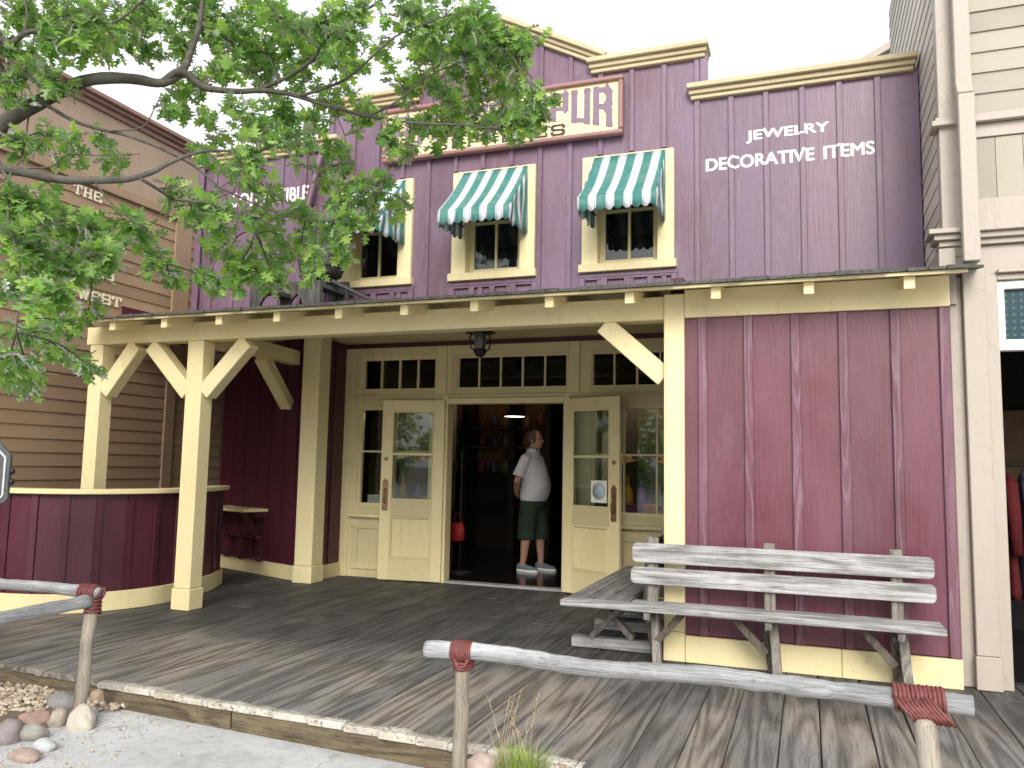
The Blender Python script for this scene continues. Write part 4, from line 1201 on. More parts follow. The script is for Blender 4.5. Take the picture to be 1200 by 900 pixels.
YQ = 3.83
HR2 = thing('hitching_rail', (-4.12, YQ, -.115), 'two grey poles lashed to one leaning post at the left corner of the gravel bed', 'hitching rail')
ct = Vector((-4.10, YQ, .575))
knotty(MB().tube(log_pts(ct+Vector((.03, 0, .02)), (-6.3, YQ+.10, .60), 40, .02, 6), log_r(40, .036, 5), 16), 5.0).build('rail', 'log', HR2)
knotty(MB().tube(log_pts(ct+Vector((0, -.03, -.02)), (-4.20, 2.35, .515), 36, .02, 9), log_r(36, .038, 3), 16), 7.0).build('rail', 'log_y', HR2)
MB().tube(log_pts((-4.085, YQ-.07, -.2), (-4.11, YQ, .60), 10, .015, 2), log_r(10, .037, 1, .05), 12).build('post', 'post_log', HR2)
w_ = wrap(ct+Vector((-.10, 0, .02)), ct+Vector((.035, 0, .02)), .037, 6, .009, seed=3); w_.build('rope_lashing', 'rope', HR2)
wrap((-4.105, YQ, .47), (-4.105, YQ, .58), .036, 5, .009, seed=9).build('rope_lashing', 'rope', HR2)

# ---- stones and gravel
def stone_mb(c, r, seed, n=16):
    mb = MB().ball(c, r, n)
    c = Vector(c); vs = []
    for v in mb.v:
        d = Vector(v)-c; q = d.copy(); L_ = max(q.length, 1e-6)
        k = 1+.26*noise.noise(Vector((d.x/r[0], d.y/r[1], d.z/r[2]))*1.1+Vector((seed*7.3, 0, 0)))
        k += .08*noise.noise(Vector((d.x/r[0], d.y/r[1], d.z/r[2]))*3.2+Vector((seed*3.1, 5, 0)))
        vs.append(c+d*k)
    mb.v = [tuple(v) for v in vs]; return mb
GZ = -.152
stones = [  # px, py (on the ground), rx, ry, rz, colour, label
 (66, 832, .085, .07, .055, (0.226, 0.219, 0.207), 'broad grey river stone beside the gravel, behind the round cream stone'),
 (88, 856, .065, .06, .075, (0.491, 0.453, 0.377), 'round cream river stone leaning at the foot of the leaning post'),
 (62, 852, .042, .05, .055, (0.383, 0.326, 0.269), 'small tan river stone squeezed between the reddish and the cream stone'),
 (34, 850, .085, .06, .042, (0.337, 0.229, 0.191), 'flat reddish river stone at the edge of the gravel'),
 (30, 868, .075, .055, .045, (0.301, 0.288, 0.256), 'grey green river stone in front of the reddish one'),
 (-2, 872, .06, .07, .065, (0.254, 0.216, 0.216), 'purplish river stone cut by the left edge of the picture'),
 (22, 892, .075, .05, .028, (0.374, 0.279, 0.235), 'low pinkish river stone lying nearest the camera on the left'),
 (113, 826, .05, .06, .065, (0.406, 0.317, 0.228), 'orange tan river stone hidden behind the leaning post'),
 (104, 846, .032, .03, .045, (0.288, 0.282, 0.275), 'small grey stone touching the foot of the leaning post'),
 (46, 880, .06, .04, .03, (0.460, 0.466, 0.473), 'pale bluish stone between the pinkish and the grey green stone'),
]
def onG(px, py, z):
    d = rt*((px-600)/F_PX)+dn*((py-450)/F_PX)+fwd; t = (z-H)/d.z
    return Vector((d.x*t, d.y*t, z))
for i, (px, py, a, b, c_, col, lab) in enumerate(stones):
    q = onG(px, py, GZ); q.y += b*.7
    t = NT('river_stone_%d' % i); v = t.coord(); nn = t.noise(v, 14, 6, .7); n2 = t.noise(v, 60, 3)
    cc = t.ramp(nn, [(.3, tuple(x_*.72 for x_ in col)), (.7, tuple(min(1, x_*1.15) for x_ in col))])
    cc = t.mix(t.ramp(n2, [(.58, 0), (.7, .4)]), cc, tuple(min(1, x_*1.5) for x_ in col)); t.bump(nn, .3, .006); t.set(cc, .7, .35)
    a *= 1.25; b *= 1.2; c_ *= 1.25
    o = stone_mb((q.x, q.y, GZ+c_*.42), (a, b, c_), i).build('river_stone', t.m); tag(o, lab, 'stone', 'river stones by the rail')
    o.name = 'river_stone'
q = onG(568, 905, -.06)
o = stone_mb((q.x+.01, 3.70, -.01), (.085, .06, .055), 21).build('river_stone', plain('pinkish_stone', (.46, .36, .32), .75, .2, 20)); tag(o, 'smooth pinkish stone at the foot of the front rail post beside the grass tuft', 'stone', 'river stones by the rail')

def pebble_mat():
    t = NT('tan_gravel'); isl = t.island(); c = t.ramp(isl, [(0, (.22, .17, .12)), (.3, (.40, .33, .24)), (.6, (.50, .42, .32)), (.85, (.60, .54, .45)), (1, (.30, .20, .14))])
    return t.set(c, .85, .3)
MAT['pebble'] = pebble_mat()
def gravel(poly_fn, n, seed, size=(.010, .022)):
    rnd = random.Random(seed); mb = MB()
    ico = [(0, 0, 1), (.9, 0, .3), (.28, .85, .3), (-.73, .52, .3), (-.73, -.52, .3), (.28, -.85, .3), (.73, .52, -.4), (-.28, .85, -.4), (-.9, 0, -.4), (-.28, -.85, -.4), (.73, -.52, -.4), (0, 0, -1)]
    fc = [(0,1,2),(0,2,3),(0,3,4),(0,4,5),(0,5,1),(1,6,2),(2,7,3),(3,8,4),(4,9,5),(5,10,1),(6,7,2),(7,8,3),(8,9,4),(9,10,5),(10,6,1),(11,7,6),(11,8,7),(11,9,8),(11,10,9),(11,6,10)]
    while n:
        p_ = poly_fn(rnd)
        if p_ is None: continue
        n -= 1; r = rnd.uniform(*size); a = rnd.uniform(0, 6.3); sx, sy, sz = r*rnd.uniform(.8, 1.5), r*rnd.uniform(.7, 1.1), r*rnd.uniform(.5, .9)
        ca, sa = math.cos(a), math.sin(a)
        mb.add([(p_[0]+(x_*sx*ca-y_*sy*sa), p_[1]+(x_*sx*sa+y_*sy*ca), p_[2]+z_*sz+.25*sx*z_*x_) for x_, y_, z_ in ico], fc)
    return mb
def bedA(r):
    x_ = r.uniform(-6.6, -4.05); y_ = r.uniform(2.9, 4.18)
    if y_ > 3.86-.062*x_-.01: return None
    if x_ > -4.42+.0 and y_ < 3.98: return None
    if y_ < 3.92-(x_+4.45)*-.55 and x_ > -5.9 and y_ < 3.4+(-4.3-x_)*.0+.35: 
        if x_ > -4.55: return None
    return (x_, y_, GZ+.012+.035*max(0, noise.noise((x_*2, y_*2, 1)))+r.uniform(0, .02))
MB().prism([(-6.7, 2.6, GZ+.004), (-4.45, 3.0, GZ+.004), (-4.12, 3.75, GZ+.004), (-4.16, 4.05, GZ+.004), (-6.7, 4.22, GZ+.004)], (0, 0, .018)).build('gravel_bed', 'soil')['kind'] = 'structure'
gA = gravel(bedA, 5200, 5)
def grit(r):
    x_ = -4.15+abs(r.gauss(0, .45)); y_ = r.uniform(3.1, 3.86-.062*x_-.03)
    return (x_, y_, GZ+.003)
gB = gravel(grit, 260, 12, (.003, .009)); gA.add(gB.v, gB.f)
o = gA.build('gravel', 'pebble'); tag(o, kind='stuff')
def bedB(r):
    x_ = r.uniform(-1.52, 1.5); y_ = r.uniform(3.2, 3.80-.062*x_-.015)
    return (x_, y_, -.022+r.uniform(0, .012))
MB().prism([(-1.55, 3.1, -.149), (1.6, 3.1, -.149), (1.6, 3.675, -.149), (-1.55, 3.872, -.149)], (0, 0, .122)).build('gravel_bed', 'soil')['kind'] = 'structure'
o = gravel(bedB, 3200, 6).build('gravel', 'pebble'); tag(o, kind='stuff')

# grass tuft
gq = tuple(onY(612, 890, 3.62))[:2]
GT = thing('grass_tuft', (gq[0], gq[1], -.03), 'bright green grass tuft with tall dry stalks at the edge of the boardwalk', 'grass')
rnd = random.Random(4); gb = MB()
def blade(mb, x_, y_, z_, h, lean, a, wd):
    pts = []; ca, sa = math.cos(a), math.sin(a)
    px_, py_ = -sa, ca; vs = []
    for i in range(5):
        t = i/4; off = lean*t*t; w2 = wd*(1-t)**.7/2+.0003
        c = Vector((x_+ca*off, y_+sa*off, z_+h*(t-.25*(lean/h)*t*t)))
        vs += [c+Vector((px_*w2, py_*w2, 0)), c-Vector((px_*w2, py_*w2, 0))]
    mb.add(vs, [(2*i, 2*i+1, 2*i+3, 2*i+2) for i in range(4)], True)
for _ in range(620):
    a = rnd.uniform(0, 6.28); r = .085*math.sqrt(rnd.random()); blade(gb, gq[0]+r*math.cos(a)*1.3, gq[1]+r*math.sin(a)*.7, -.03, rnd.uniform(.08, .19), rnd.uniform(.01, .09), a+rnd.uniform(-.7, .7), .0045)
gb.build('blades', 'grass', GT)
gs = MB()
for _ in range(16):
    a = rnd.uniform(0, 6.28); h = rnd.uniform(.22, .42); l_ = rnd.uniform(.02, .14)
    x_, y_ = gq[0]+rnd.uniform(-.11, .06), gq[1]+rnd.uniform(-.04, .04)
    P2 = [(x_+math.cos(a)*l_*t*t, y_+math.sin(a)*l_*t*t*.4, -.03+h*t) for t in (0, .35, .7, 1)]
    gs.tube(P2, [.0014, .0012, .001, .0006], 4)
    for q in range(5):
        t = .75+.25*q/5; b_ = Vector((x_+math.cos(a)*l_*t*t, y_+math.sin(a)*l_*t*t*.4, -.03+h*t)); e = rnd.uniform(0, 6.28)
        gs.tube([b_, b_+Vector((math.cos(e)*.012, math.sin(e)*.012, .014))], [.0016, .0005], 4)
gs.build('dry_stalks', 'straw', GT)

# ---- sign on a stand at the far left
SP = (-6.02, 4.42)
ST = thing('sign_stand', (SP[0], SP[1], 0), 'dark grey clipped-corner sign plaque on a navy stand at the left edge', 'sign')
u_ = Vector((.93, .36, 0)); n_ = Vector((.36, -.93, 0)); c_ = Vector((SP[0], SP[1], 1.29))
def octo(hw, hh, ch): return [(-hw+ch, -hh), (hw-ch*.3, -hh), (hw, -hh+ch*.3), (hw, hh-ch), (hw-ch, hh), (-hw+ch, hh), (-hw, hh-ch), (-hw, -hh+ch*.3)]
def plate(hw, hh, ch, off, th): return MB().prism([c_+u_*a+Vector((0,0,b))+n_*off for a, b in octo(hw, hh, ch)], n_*th)
plate(.27, .235, .10, -.02, .03).build('plaque', plain('dark_grey_cast_metal', (.10, .105, .115), .5, .15, metal=.3), ST, bevel=.004)
rim = MB(); po_ = octo(.235, .20, .085)
for (a0, b0), (a1, b1) in zip(po_, po_[1:]+po_[:1]):
    rim.bar(c_+u_*a0+Vector((0,0,b0))+n_*.0145, c_+u_*a1+Vector((0,0,b1))+n_*.0145, .014, .009, tuple(n_))
rim.build('border', plain('silver_edge', (.62, .63, .64), .4, .1, metal=.4), ST)
for dz in (-.02, .06): MB().ball(c_+u_*.285+Vector((0, 0, dz-.05)), (.022, .022, .026), 8).build('finial', 'black', ST)
MAT['navy'] = plain('navy_canvas', (.018, .035, .075), .8, .2)
MB().lathe([(.26, 0), (.25, .02), (.05, .42), (.03, .44)], (SP[0]-.1, SP[1], 0), 8, False).build('base', 'navy', ST)
MB().tube([(SP[0]-.1, SP[1], .40), (SP[0]-.06, SP[1]+.02, 1.2)], .025, 10).build('pole', 'black', ST)

# ================================================================== BROWN BUILDING (left)
XB = -7.5
BB = thing('brown_building', (XB, 6.5, 0), 'tan brown lap sided building with cream lettering on the left', 'building')
def laps_y(mb, X, y0, y1, z0, z1, h, proud=.016, sgn=1):
    z = z0
    while z < z1-.01:
        zt = min(z+h, z1)
        mb.prism([(X, y0, z), (X+sgn*proud, y0, z), (X+sgn*.002, y0, zt), (X, y0, zt)], (0, y1-y0, 0)); z = zt
mb = MB(); laps_y(mb, XB, 2.0, 8.9, -.1, 4.44, .142); mb.box(XB-.1, XB-.001, 2.0, 9.6, -.1, 4.44)
mb.build('siding', 'brown', BB)
MB().box(XB-.1, XB+.012, 2.0, 8.9, 4.56, 5.34).build('upper_wall', 'brown_lt', BB)
tr_ = MB(); tr_.box(XB-.1, XB+.05, 2.0, 8.95, 4.445, 4.50); tr_.box(XB-.1, XB+.03, 2.0, 8.93, 4.503, 4.557)
tr_.build('belt_trim', 'brown', BB, bevel=.004)
co = MB(); co.box(XB-.1, XB+.05, 2.0, 8.95, 5.342, 5.40); co.box(XB-.1, XB+.10, 2.0, 8.97, 5.402, 5.44); co.box(XB-.1, XB+.15, 2.0, 9.0, 5.442, 5.49)
co.build('cornice', plain('brown_cornice', (.25, .15, .12), .55, .1), BB, bevel=.005)
MB().box(XB+.001, XB+.032, 7.86, 8.14, 2.4, 4.44).build('corner_board', 'brown', BB, bevel=.004)
MB().box(XB+.001, XB+.03, 7.86, 8.02, 0, 2.39).build('corner_board', 'brown', BB, bevel=.004)
MB().box(-12, XB-.101, 2.0, 12, -.1, 5.3).build('mass', 'brown_lt', BB)
MAT['cream_letter'] = plain('cream_letter_paint', (.74, .68, .52), .6, .1, 30)
def side_text(txt, y0, y1, z0, h):
    # text runs along +Y, seen from +X
    def f(u, v, n): return Vector((XB+.018+n, y0+(y1-y0)*u, z0+h*v))
    mb = slab_text(MB(), txt, f, tx=.2, tz=.16, serif=.2, gap=.16, depth=.006, out=(1, 0, 0))
    mb.build('lettering', 'cream_letter', BB)
side_text('THE', 6.33, 6.71, 4.29, .115)
side_text('WARES', 6.28, 6.95, 3.44, .115)
side_text('THE', 6.02, 6.38, 3.155, .115)
side_text('WEST', 6.50, 7.08, 3.155, .115)

# ================================================================== BEIGE BUILDING (right)
XG, YG = .955, 6.33
BG = thing('beige_building', (1.6, YG, 0), 'cream and taupe lap sided building on the right with an open doorway', 'building')
mb = MB(); laps_y(mb, XG, YG+.1, 9.5, 2.75, 6.6, .135, .009, -1); mb.box(XG+.001, XG+.1, YG+.1, 9.5, 2.75, 6.6)
mb.build('side_siding', 'beige_y', BG)
def laps_x(mb, Y, x0, x1, z0, z1, h, proud=.016):
    z = z0
    while z < z1-.01:
        zt = min(z+h, z1)
        mb.prism([(x0, Y, z), (x0, Y-proud, z), (x0, Y-.002, zt), (x0, Y, zt)], (x1-x0, 0, 0)); z = zt
mb = MB(); laps_x(mb, YG, 1.10, 4, 3.98, 6.6, .155); mb.box(1.1, 4, YG+.001, YG+.1, 2.78, 6.6)
for k in range(20): mb.box(1.12+.17*k, 1.12+.17*k+.166, YG-.012, YG, 3.36, 3.80)
mb.build('front_siding', 'beige', BG)
MB().box(XG-.02, XG+.115, YG-.03, YG+.10, 2.95, 6.6).build('corner_board', 'taupe', BG, bevel=.004)
def wraptrim(name, z0, z1, pr, x1=4):
    mb = MB()
    mb.box(XG-.02-pr, x1, YG-.03-pr, YG-.031, z0, z1); mb.box(XG-.02-pr, XG-.021, YG-.0305, YG+.12, z0, z1)
    return mb.build(name, 'taupe', BG, bevel=.004)
wraptrim('cornice', 3.905, 3.945, .05); wraptrim('cornice', 3.945+.001, 3.975, .025)
wraptrim('cornice', 3.10, 3.135, .10); wraptrim('cornice', 3.06, 3.098, .065); wraptrim('cornice', 3.02, 3.058, .03)
MB().box(1.085, 4, YG-.028, YG-.0005, 3.805, 3.903).build('trim', 'taupe', BG, bevel=.003)
MB().box(1.085, 4, YG-.028, YG-.0005, 3.14, 3.357).build('trim', 'taupe', BG, bevel=.003)
MB().box(1.0, 4, YG-.02, YG+.05, 2.80, 3.018).build('trim', 'taupe', BG, bevel=.003)
DS = MB(); y0 = YG-.18
def seg(a, b): DS.bar(a, b, .105, .085, (0, 1, 0))
seg((1.085, YG-.10, 6.6), (1.085, YG-.10, 4.16)); seg((1.085, YG-.10, 4.165), (1.085, YG-.17, 4.06)); seg((1.085, YG-.17, 4.068), (1.085, YG-.17, 2.87))
DS.build('downspout', 'taupe', BG, bevel=.006)
pm = MB(); pm.box(.955, 1.035, YG-.05, YG+.1, 0, 2.8); pm.box(1.036, 1.175, YG-.11, YG+.1, .22, 2.86); pm.box(1.028, 1.183, YG-.122, YG+.1, 0, .218)
pm.build('pilaster', 'taupe', BG, bevel=.005)
jb = MB(); jb.box(1.176, 1.255, YG-.06, YG+.14, 0, 2.80); jb.box(1.2555, 3.2, YG-.06, YG+.14, 2.76, 2.80); jb.box(1.2555, 3.2, YG-.10, YG+.0, 2.803, 2.83)
jb.build('door_frame', 'taupe', BG, bevel=.004)
wf = MB(); wf.box(1.256, 1.30, YG-.03, YG+.05, 2.27, 2.755); wf.box(1.301, 2.6, YG-.03, YG+.05, 2.27, 2.345); wf.box(1.301, 2.6, YG-.03, YG+.05, 2.70, 2.755); wf.box(2.601, 2.65, YG-.03, YG+.05, 0, 2.755)
TW = wf.build('transom_window', 'white', BG, bevel=.003)
def stained():
    t = NT('teal_patterned_glass'); tc = t.n('ShaderNodeTexCoord'); mp = t.n('ShaderNodeMapping'); mp.inputs['Scale'].default_value = (21, 21, 21)
    t.l(tc.outputs['Object'], mp.inputs['Vector'])
    vo = t.n('ShaderNodeTexVoronoi'); vo.inputs['Scale'].default_value = 1; vo.inputs['Randomness'].default_value = 0; t.l(mp.outputs[0], vo.inputs['Vector'])
    sp_ = t.n('ShaderNodeSeparateXYZ'); t.l(tc.outputs['Object'], sp_.inputs[0])
    ck = t.n('ShaderNodeTexChecker'); ck.inputs['Scale'].default_value = 1; t.l(mp.outputs[0], ck.inputs['Vector'])
    dcol = t.mix(ck.outputs['Fac'], (.06, .17, .11), (.03, .07, .19))
    c = t.mix(t.ramp(vo.outputs['Distance'], [(.22, 1), (.34, 0)]), (.005, .035, .042), dcol)
    return t.set(c, .35, .25)
MB().box(1.301, 2.6, YG+.01, YG+.016, 2.346, 2.699).build('pane', stained(), TW)
MB().box(2.651, 4, YG-.02, YG+.1, 0, 2.8).build('front_wall', 'beige', BG)
hi = MB(); hi.box(1.18, 1.19, YG+.14, 9.0, 0, 2.8); hi.box(1.18, 4, 8.6, 8.7, 0, 2.8); hi.box(3.9, 4, YG+.14, 8.6, 0, 2.8); hi.box(1.19, 3.9, YG+.14, 8.6, 2.7, 2.8)
hi.build('inner_wall', 'dark', BG)
MB().box(1.19, 3.9, 8.4, 8.59, 1.2, 2.0).build('inner_panel', 'honey', BG)
MB().box(1.19, 3.9, YG+.141, 8.6, -.02, .02).build('shop_floor', 'dark_floor', BG)
MB().prism([(XG+.11, 8.0, 5.0), (4, 8.0, 5.0), (4, 8.0, 6.6), (XG+.11, 8.0, 6.6)], (0, 2, 0)).build('rear_wall', 'beige', BG)
rf = MB(); rf.prism([(-.2, 11.2, 6.35), (2.5, 11.2, 7.7), (2.5, 11.2, 7.8), (-.2, 11.2, 6.45)], (0, 4, 0)); rf.prism([(0, 11.3, 4.2), (2.5, 11.3, 4.2), (2.5, 11.3, 7.7), (0, 11.3, 6.44)], (0, .1, 0))
o = rf.build('rear_gable', 'taupe', BG)
# coats on a rail inside the right doorway
GR = thing('garment_rail', (1.75, 7.5, .02), 'black garment rail of red and grey coats inside the right doorway', 'clothes rail')
MB().tube([(1.24, 7.5, 1.5), (2.4, 7.5, 1.5)], .014, 8).build('rail', 'black', GR)
for X in (1.25, 2.38): MB().tube([(X, 7.5, .02), (X, 7.5, 1.5)], .014, 8).build('upright', 'black', GR)
for q, (X, col, nm, lab) in enumerate(((1.50, (.085, .005, .007), 'red', 'red coat hanging nearest the jamb in the right doorway'), (1.62, (.08, .09, .105), 'grey', 'grey coat hanging beside the red one in the right doorway'), (1.76, (.08, .005, .008), 'deep_red', 'deep red coat hanging behind the grey coat in the right doorway'), (1.9, (.05, .05, .06), 'charcoal', 'charcoal coat hanging last on the rail in the right doorway'))):
    Gt = thing('coat', (X, 7.5, 1.2), lab, 'coat', 'coats on the rail')
    rr = []
    for z_, dx, dy in ((.45, .055, .20), (.5, .065, .22), (.9, .05, .20), (1.2, .055, .21), (1.34, .045, .20), (1.41, .03, .10), (1.44, .02, .05)):
        rr.append(((X+.01*math.sin(z_*6), 7.5, z_), (dx, 0, 0), (0, dy, 0)))
    cmat = plain('wool_'+nm, col, .9, .2, 30)
    MB().rings(rr, 24).build('coat_body', cmat, Gt)
    for sy in (-1, 1): MB().tube([(X, 7.5+sy*.17, 1.36), (X, 7.5+sy*.235, 1.15), (X+.01, 7.5+sy*.245, .80)], [.05, .048, .04], 12).build('sleeve', cmat, Gt)
    MB().tube([(X, 7.5, 1.43), (X, 7.5, 1.50), (X, 7.515, 1.517), (X, 7.525, 1.505)], .004, 6).build('hook', 'black', Gt)

# ================================================================== MAN IN THE DOORWAY
def person():
    base = onY(623, 662, 10.3); px_, py_ = base.x, 10.3
    ya = R(-8)
    T = thing('person', (px_, py_, FLZ), 'heavy man in a pale polo shirt and dark green shorts standing in the dark doorway', 'person')
    M = Matrix.Translation((px_, py_, FLZ)) @ Matrix.Rotation(ya, 4, 'Z')
    def put(mb, name, mat, **k):
        mb.v = [tuple(M @ Vector(v)) for v in mb.v]; return mb.build(name, mat, T, **k)
    K = 1.84/1.80
    skin = plain('skin', (.42, .23, .16), .55, .08, 12)
    b = MB()
    def limb(pts, rad, n=14): b.tube(pts, rad, n)
    # torso under the shirt, neck, head
    b.rings([((.0, 0, .80), (.13, 0, 0), (0, .17, 0)), ((.0, 0, .95), (.145, 0, 0), (0, .185, 0)), ((.03, 0, 1.12), (.165, 0, 0), (0, .185, 0)), ((.01, 0, 1.32), (.14, 0, 0), (0, .19, 0)), ((-.01, 0, 1.46), (.10, 0, 0), (0, .18, 0)), ((-.01, 0, 1.54), (.07, 0, 0), (0, .09, 0))], 24)
    limb([(-.01, 0, 1.48), (.0, 0, 1.56), (.015, 0, 1.64)], [.075, .064, .062])
    hx, hz = .03, 1.70
    b.ball((hx-.012, 0, hz+.035), (.098, .078, .098), 14)                # skull
    b.ball((hx+.025, 0, hz-.035), (.070, .062, .085), 12)                # face and jaw
    b.ball((hx+.045, 0, hz-.095), (.036, .036, .026), 8)                 # chin
    b.ball((hx+.10, 0, hz-.022), (.026, .016, .018), 8); b.ball((hx+.088, 0, hz+.004), (.014, .012, .028), 8)   # nose
    b.ball((hx+.078, 0, hz+.032), (.016, .048, .012), 8)                 # brow
    b.ball((hx+.086, 0, hz-.062), (.014, .026, .008), 8); b.ball((hx+.084, 0, hz-.076), (.013, .023, .007), 8)   # lips
    for s in (-1, 1): b.ball((hx-.012, s*.080, hz-.012), (.022, .011, .034), 8)   # ears
    # arms folded behind the back
    for s in (-1, 1):
        sh_, el, wr = Vector((-.01, s*.205, 1.44)), Vector((-.10, s*.275, 1.15)), Vector((-.205, s*.075, .985))
        limb([(-.01, s*.15, 1.45), sh_, sh_.lerp(el, .5), el, el.lerp(wr, .45), wr], [.055, .058, .052, .043, .042, .030])
        d = Vector((-.03, -s*.93, -.20)).normalized(); up_ = Vector((.05, 0, 1)).normalized(); nn = d.cross(up_)
        pa, pb = wr, wr+d*.085
        b.rings([(tuple(wr-d*.01), tuple(up_*.028), tuple(nn*.020)), (tuple(wr+d*.04), tuple(up_*.040), tuple(nn*.017)), (tuple(pb), tuple(up_*.042), tuple(nn*.014))], 14)
        for q, (fl, o_) in enumerate(((.066, .032), (.076, .011), (.070, -.010), (.056, -.030))):
            r0 = pb+up_*o_-d*.012; cv = nn*(-s)
            limb([r0, r0+d*fl*.45, r0+d*fl*.75+cv*.012, r0+d*fl*.95+cv*.028], [.0098, .0095, .009, .0078], 8)
        t0_ = wr+d*.025+up_*.034
        limb([t0_-up_*.01, t0_+up_*.022+d*.016, t0_+up_*.034+d*.042], [.013, .0115, .009], 8)
    # legs
    for s, fx in ((-1, -.05), (1, .09)):
        hp = Vector((0, s*.095, .90)); kn = Vector((fx*.55+.02, s*.12, .50)); an_ = Vector((fx-.02, s*.13, .09))
        limb([hp, hp.lerp(kn, .5), kn, kn.lerp(an_, .35)+Vector((-.012, 0, 0)), kn.lerp(an_, .75), an_, an_+Vector((.0, 0, -.05))], [.10, .088, .062, .062, .046, .040, .042])
        b.rings([((fx-.06, s*.13, .045), (0, .032, 0), (0, 0, .03)), ((fx+.02, s*.132, .045), (0, .042, 0), (0, 0, .035)), ((fx+.12, s*.137, .035), (0, .043, 0), (0, 0, .022)), ((fx+.17, s*.137, .03), (0, .025, 0), (0, 0, .014))], 14)
    b.v = [(v[0], v[1], v[2]*K) for v in b.v]
    body = put(b, 'body', skin)
    rmod = body.modifiers.new('fuse', 'REMESH'); rmod.mode = 'VOXEL'; rmod.voxel_size = .0062
    smod = body.modifiers.new('smooth', 'SMOOTH'); smod.factor = .5; smod.iterations = 3
    dg = bpy.context.evaluated_depsgraph_get(); bpy.context.view_layer.update()
    me = bpy.data.meshes.new_from_object(body.evaluated_get(dg)); body.modifiers.clear(); old = body.data; body.data = me
    me.polygons.foreach_set('use_smooth', [True]*len(me.polygons))
    if not me.materials: me.materials.append(skin)
    # shirt: trunk, collar, sleeves fused
    c = MB()
    rr = [(.90, .165, .205, .015), (.93, .178, .212, .018), (1.02, .196, .218, .035), (1.12, .20, .218, .045), (1.24, .182, .214, .03), (1.36, .158, .216, .012), (1.45, .125, .205, -.004), (1.51, .092, .15, -.01), (1.555, .078, .085, -.006)]
    c.rings([((cx_, 0, z_), (a_, 0, 0), (0, b_, 0)) for z_, a_, b_, cx_ in rr], 28)
    for s in (-1, 1):
        c.tube([(-.01, s*.14, 1.455), (-.015, s*.20, 1.44), (-.055, s*.245, 1.32), (-.085, s*.272, 1.215)], [.075, .078, .076, .080], 16)
    c.v = [(v[0]+.004*math.sin(v[2]*43+v[1]*21), v[1]+.004*math.sin(v[2]*37+v[0]*30), v[2]*K) for v in c.v]
    shm = plain('pale_blue_white_cotton', (.60, .60, .66), .9, .06, 40)
    so_ = put(c, 'polo_shirt', shm)
    r2 = so_.modifiers.new('fuse', 'REMESH'); r2.mode = 'VOXEL'; r2.voxel_size = .009
    s2 = so_.modifiers.new('smooth', 'SMOOTH'); s2.iterations = 4
    bpy.context.view_layer.update()
    me = bpy.data.meshes.new_from_object(so_.evaluated_get(bpy.context.evaluated_depsgraph_get())); so_.modifiers.clear(); so_.data = me
    me.polygons.foreach_set('use_smooth', [True]*len(me.polygons))
    co_ = MB(); n_ = 18; vs = []
    for q in range(n_+1):
        t = R(25+310*q/n_); ca, sa = math.cos(t), math.sin(t)
        vs += [(-.004+.078*ca, .082*sa, 1.555*K), (-.004+.070*ca, .074*sa, 1.60*K), (-.004+.094*ca, .098*sa, (1.545-.02*(ca > 0))*K)]
    co_.add(vs, [f for q in range(n_) for f in ((3*q, 3*q+3, 3*q+4, 3*q+1), (3*q+1, 3*q+4, 3*q+5, 3*q+2))], True)
    o = put(co_, 'collar', shm); sl = o.modifiers.new('t', 'SOLIDIFY'); sl.thickness = .005
    # shorts
    d_ = MB()
    d_.rings([((.0, 0, .80), (.155, 0, 0), (0, .19, 0)), ((.0, 0, .88), (.165, 0, 0), (0, .20, 0)), ((.012, 0, .98), (.172, 0, 0), (0, .202, 0))], 24)
    for s, fx in ((-1, -.05), (1, .09)):
        d_.rings([((0, s*.095, .86), (.135, 0, 0), (0, .105, 0)), ((fx*.25, s*.105, .70), (.128, 0, 0), (0, .108, 0)), ((fx*.5, s*.115, .55), (.118, 0, 0), (0, .104, 0)), ((fx*.58, s*.12, .41), (.118, 0, 0), (0, .104, 0))], 20)
    d_.v = [(v[0]+.005*math.sin(v[2]*31+v[1]*40), v[1], v[2]*K) for v in d_.v]
    o = put(d_, 'shorts', plain('dark_green_cotton', (.022, .040, .022), .9, .15, 30))
    r3 = o.modifiers.new('fuse', 'REMESH'); r3.mode = 'VOXEL'; r3.voxel_size = .010; o.modifiers.new('smooth', 'SMOOTH').iterations = 3
    bpy.context.view_layer.update()
    me = bpy.data.meshes.new_from_object(o.evaluated_get(bpy.context.evaluated_depsgraph_get())); o.modifiers.clear(); o.data = me
    me.polygons.foreach_set('use_smooth', [True]*len(me.polygons))
    # shoes
    for s, fx in ((-1, -.05), (1, .09)):
        sh2 = MB().rings([((fx-.095, s*.13, .055), (0, .025, 0), (0, 0, .032)), ((fx-.075, s*.13, .065), (0, .040, 0), (0, 0, .046)), ((fx, s*.132, .063), (0, .046, 0), (0, 0, .044)), ((fx+.09, s*.136, .048), (0, .052, 0), (0, 0, .032)), ((fx+.16, s*.138, .042), (0, .044, 0), (0, 0, .022)), ((fx+.20, s*.138, .038), (0, .018, 0), (0, 0, .012))], 18)
        shoe = put(sh2, 'shoe', plain('grey_canvas', (.16, .20, .22), .8, .15, 30))
        pr = [(-.10, .0), (-.085, .034), (-.03, .044), (.08, .056), (.15, .05), (.195, .028), (.208, 0)]
        ol = [(fx+a_, s*.134+w2) for a_, w2 in pr]+[(fx+a_, s*.134-w2) for a_, w2 in reversed(pr[1:-1])]
        so2 = MB().prism([(a_, b_, .002) for a_, b_ in ol], (0, 0, .028))
        so2.v = [tuple(M @ Vector(v)) for v in so2.v]; so2.build('sole', 'white', shoe)
    # hair fringe, eyes
    h = MB(); vs = []; n_ = 20
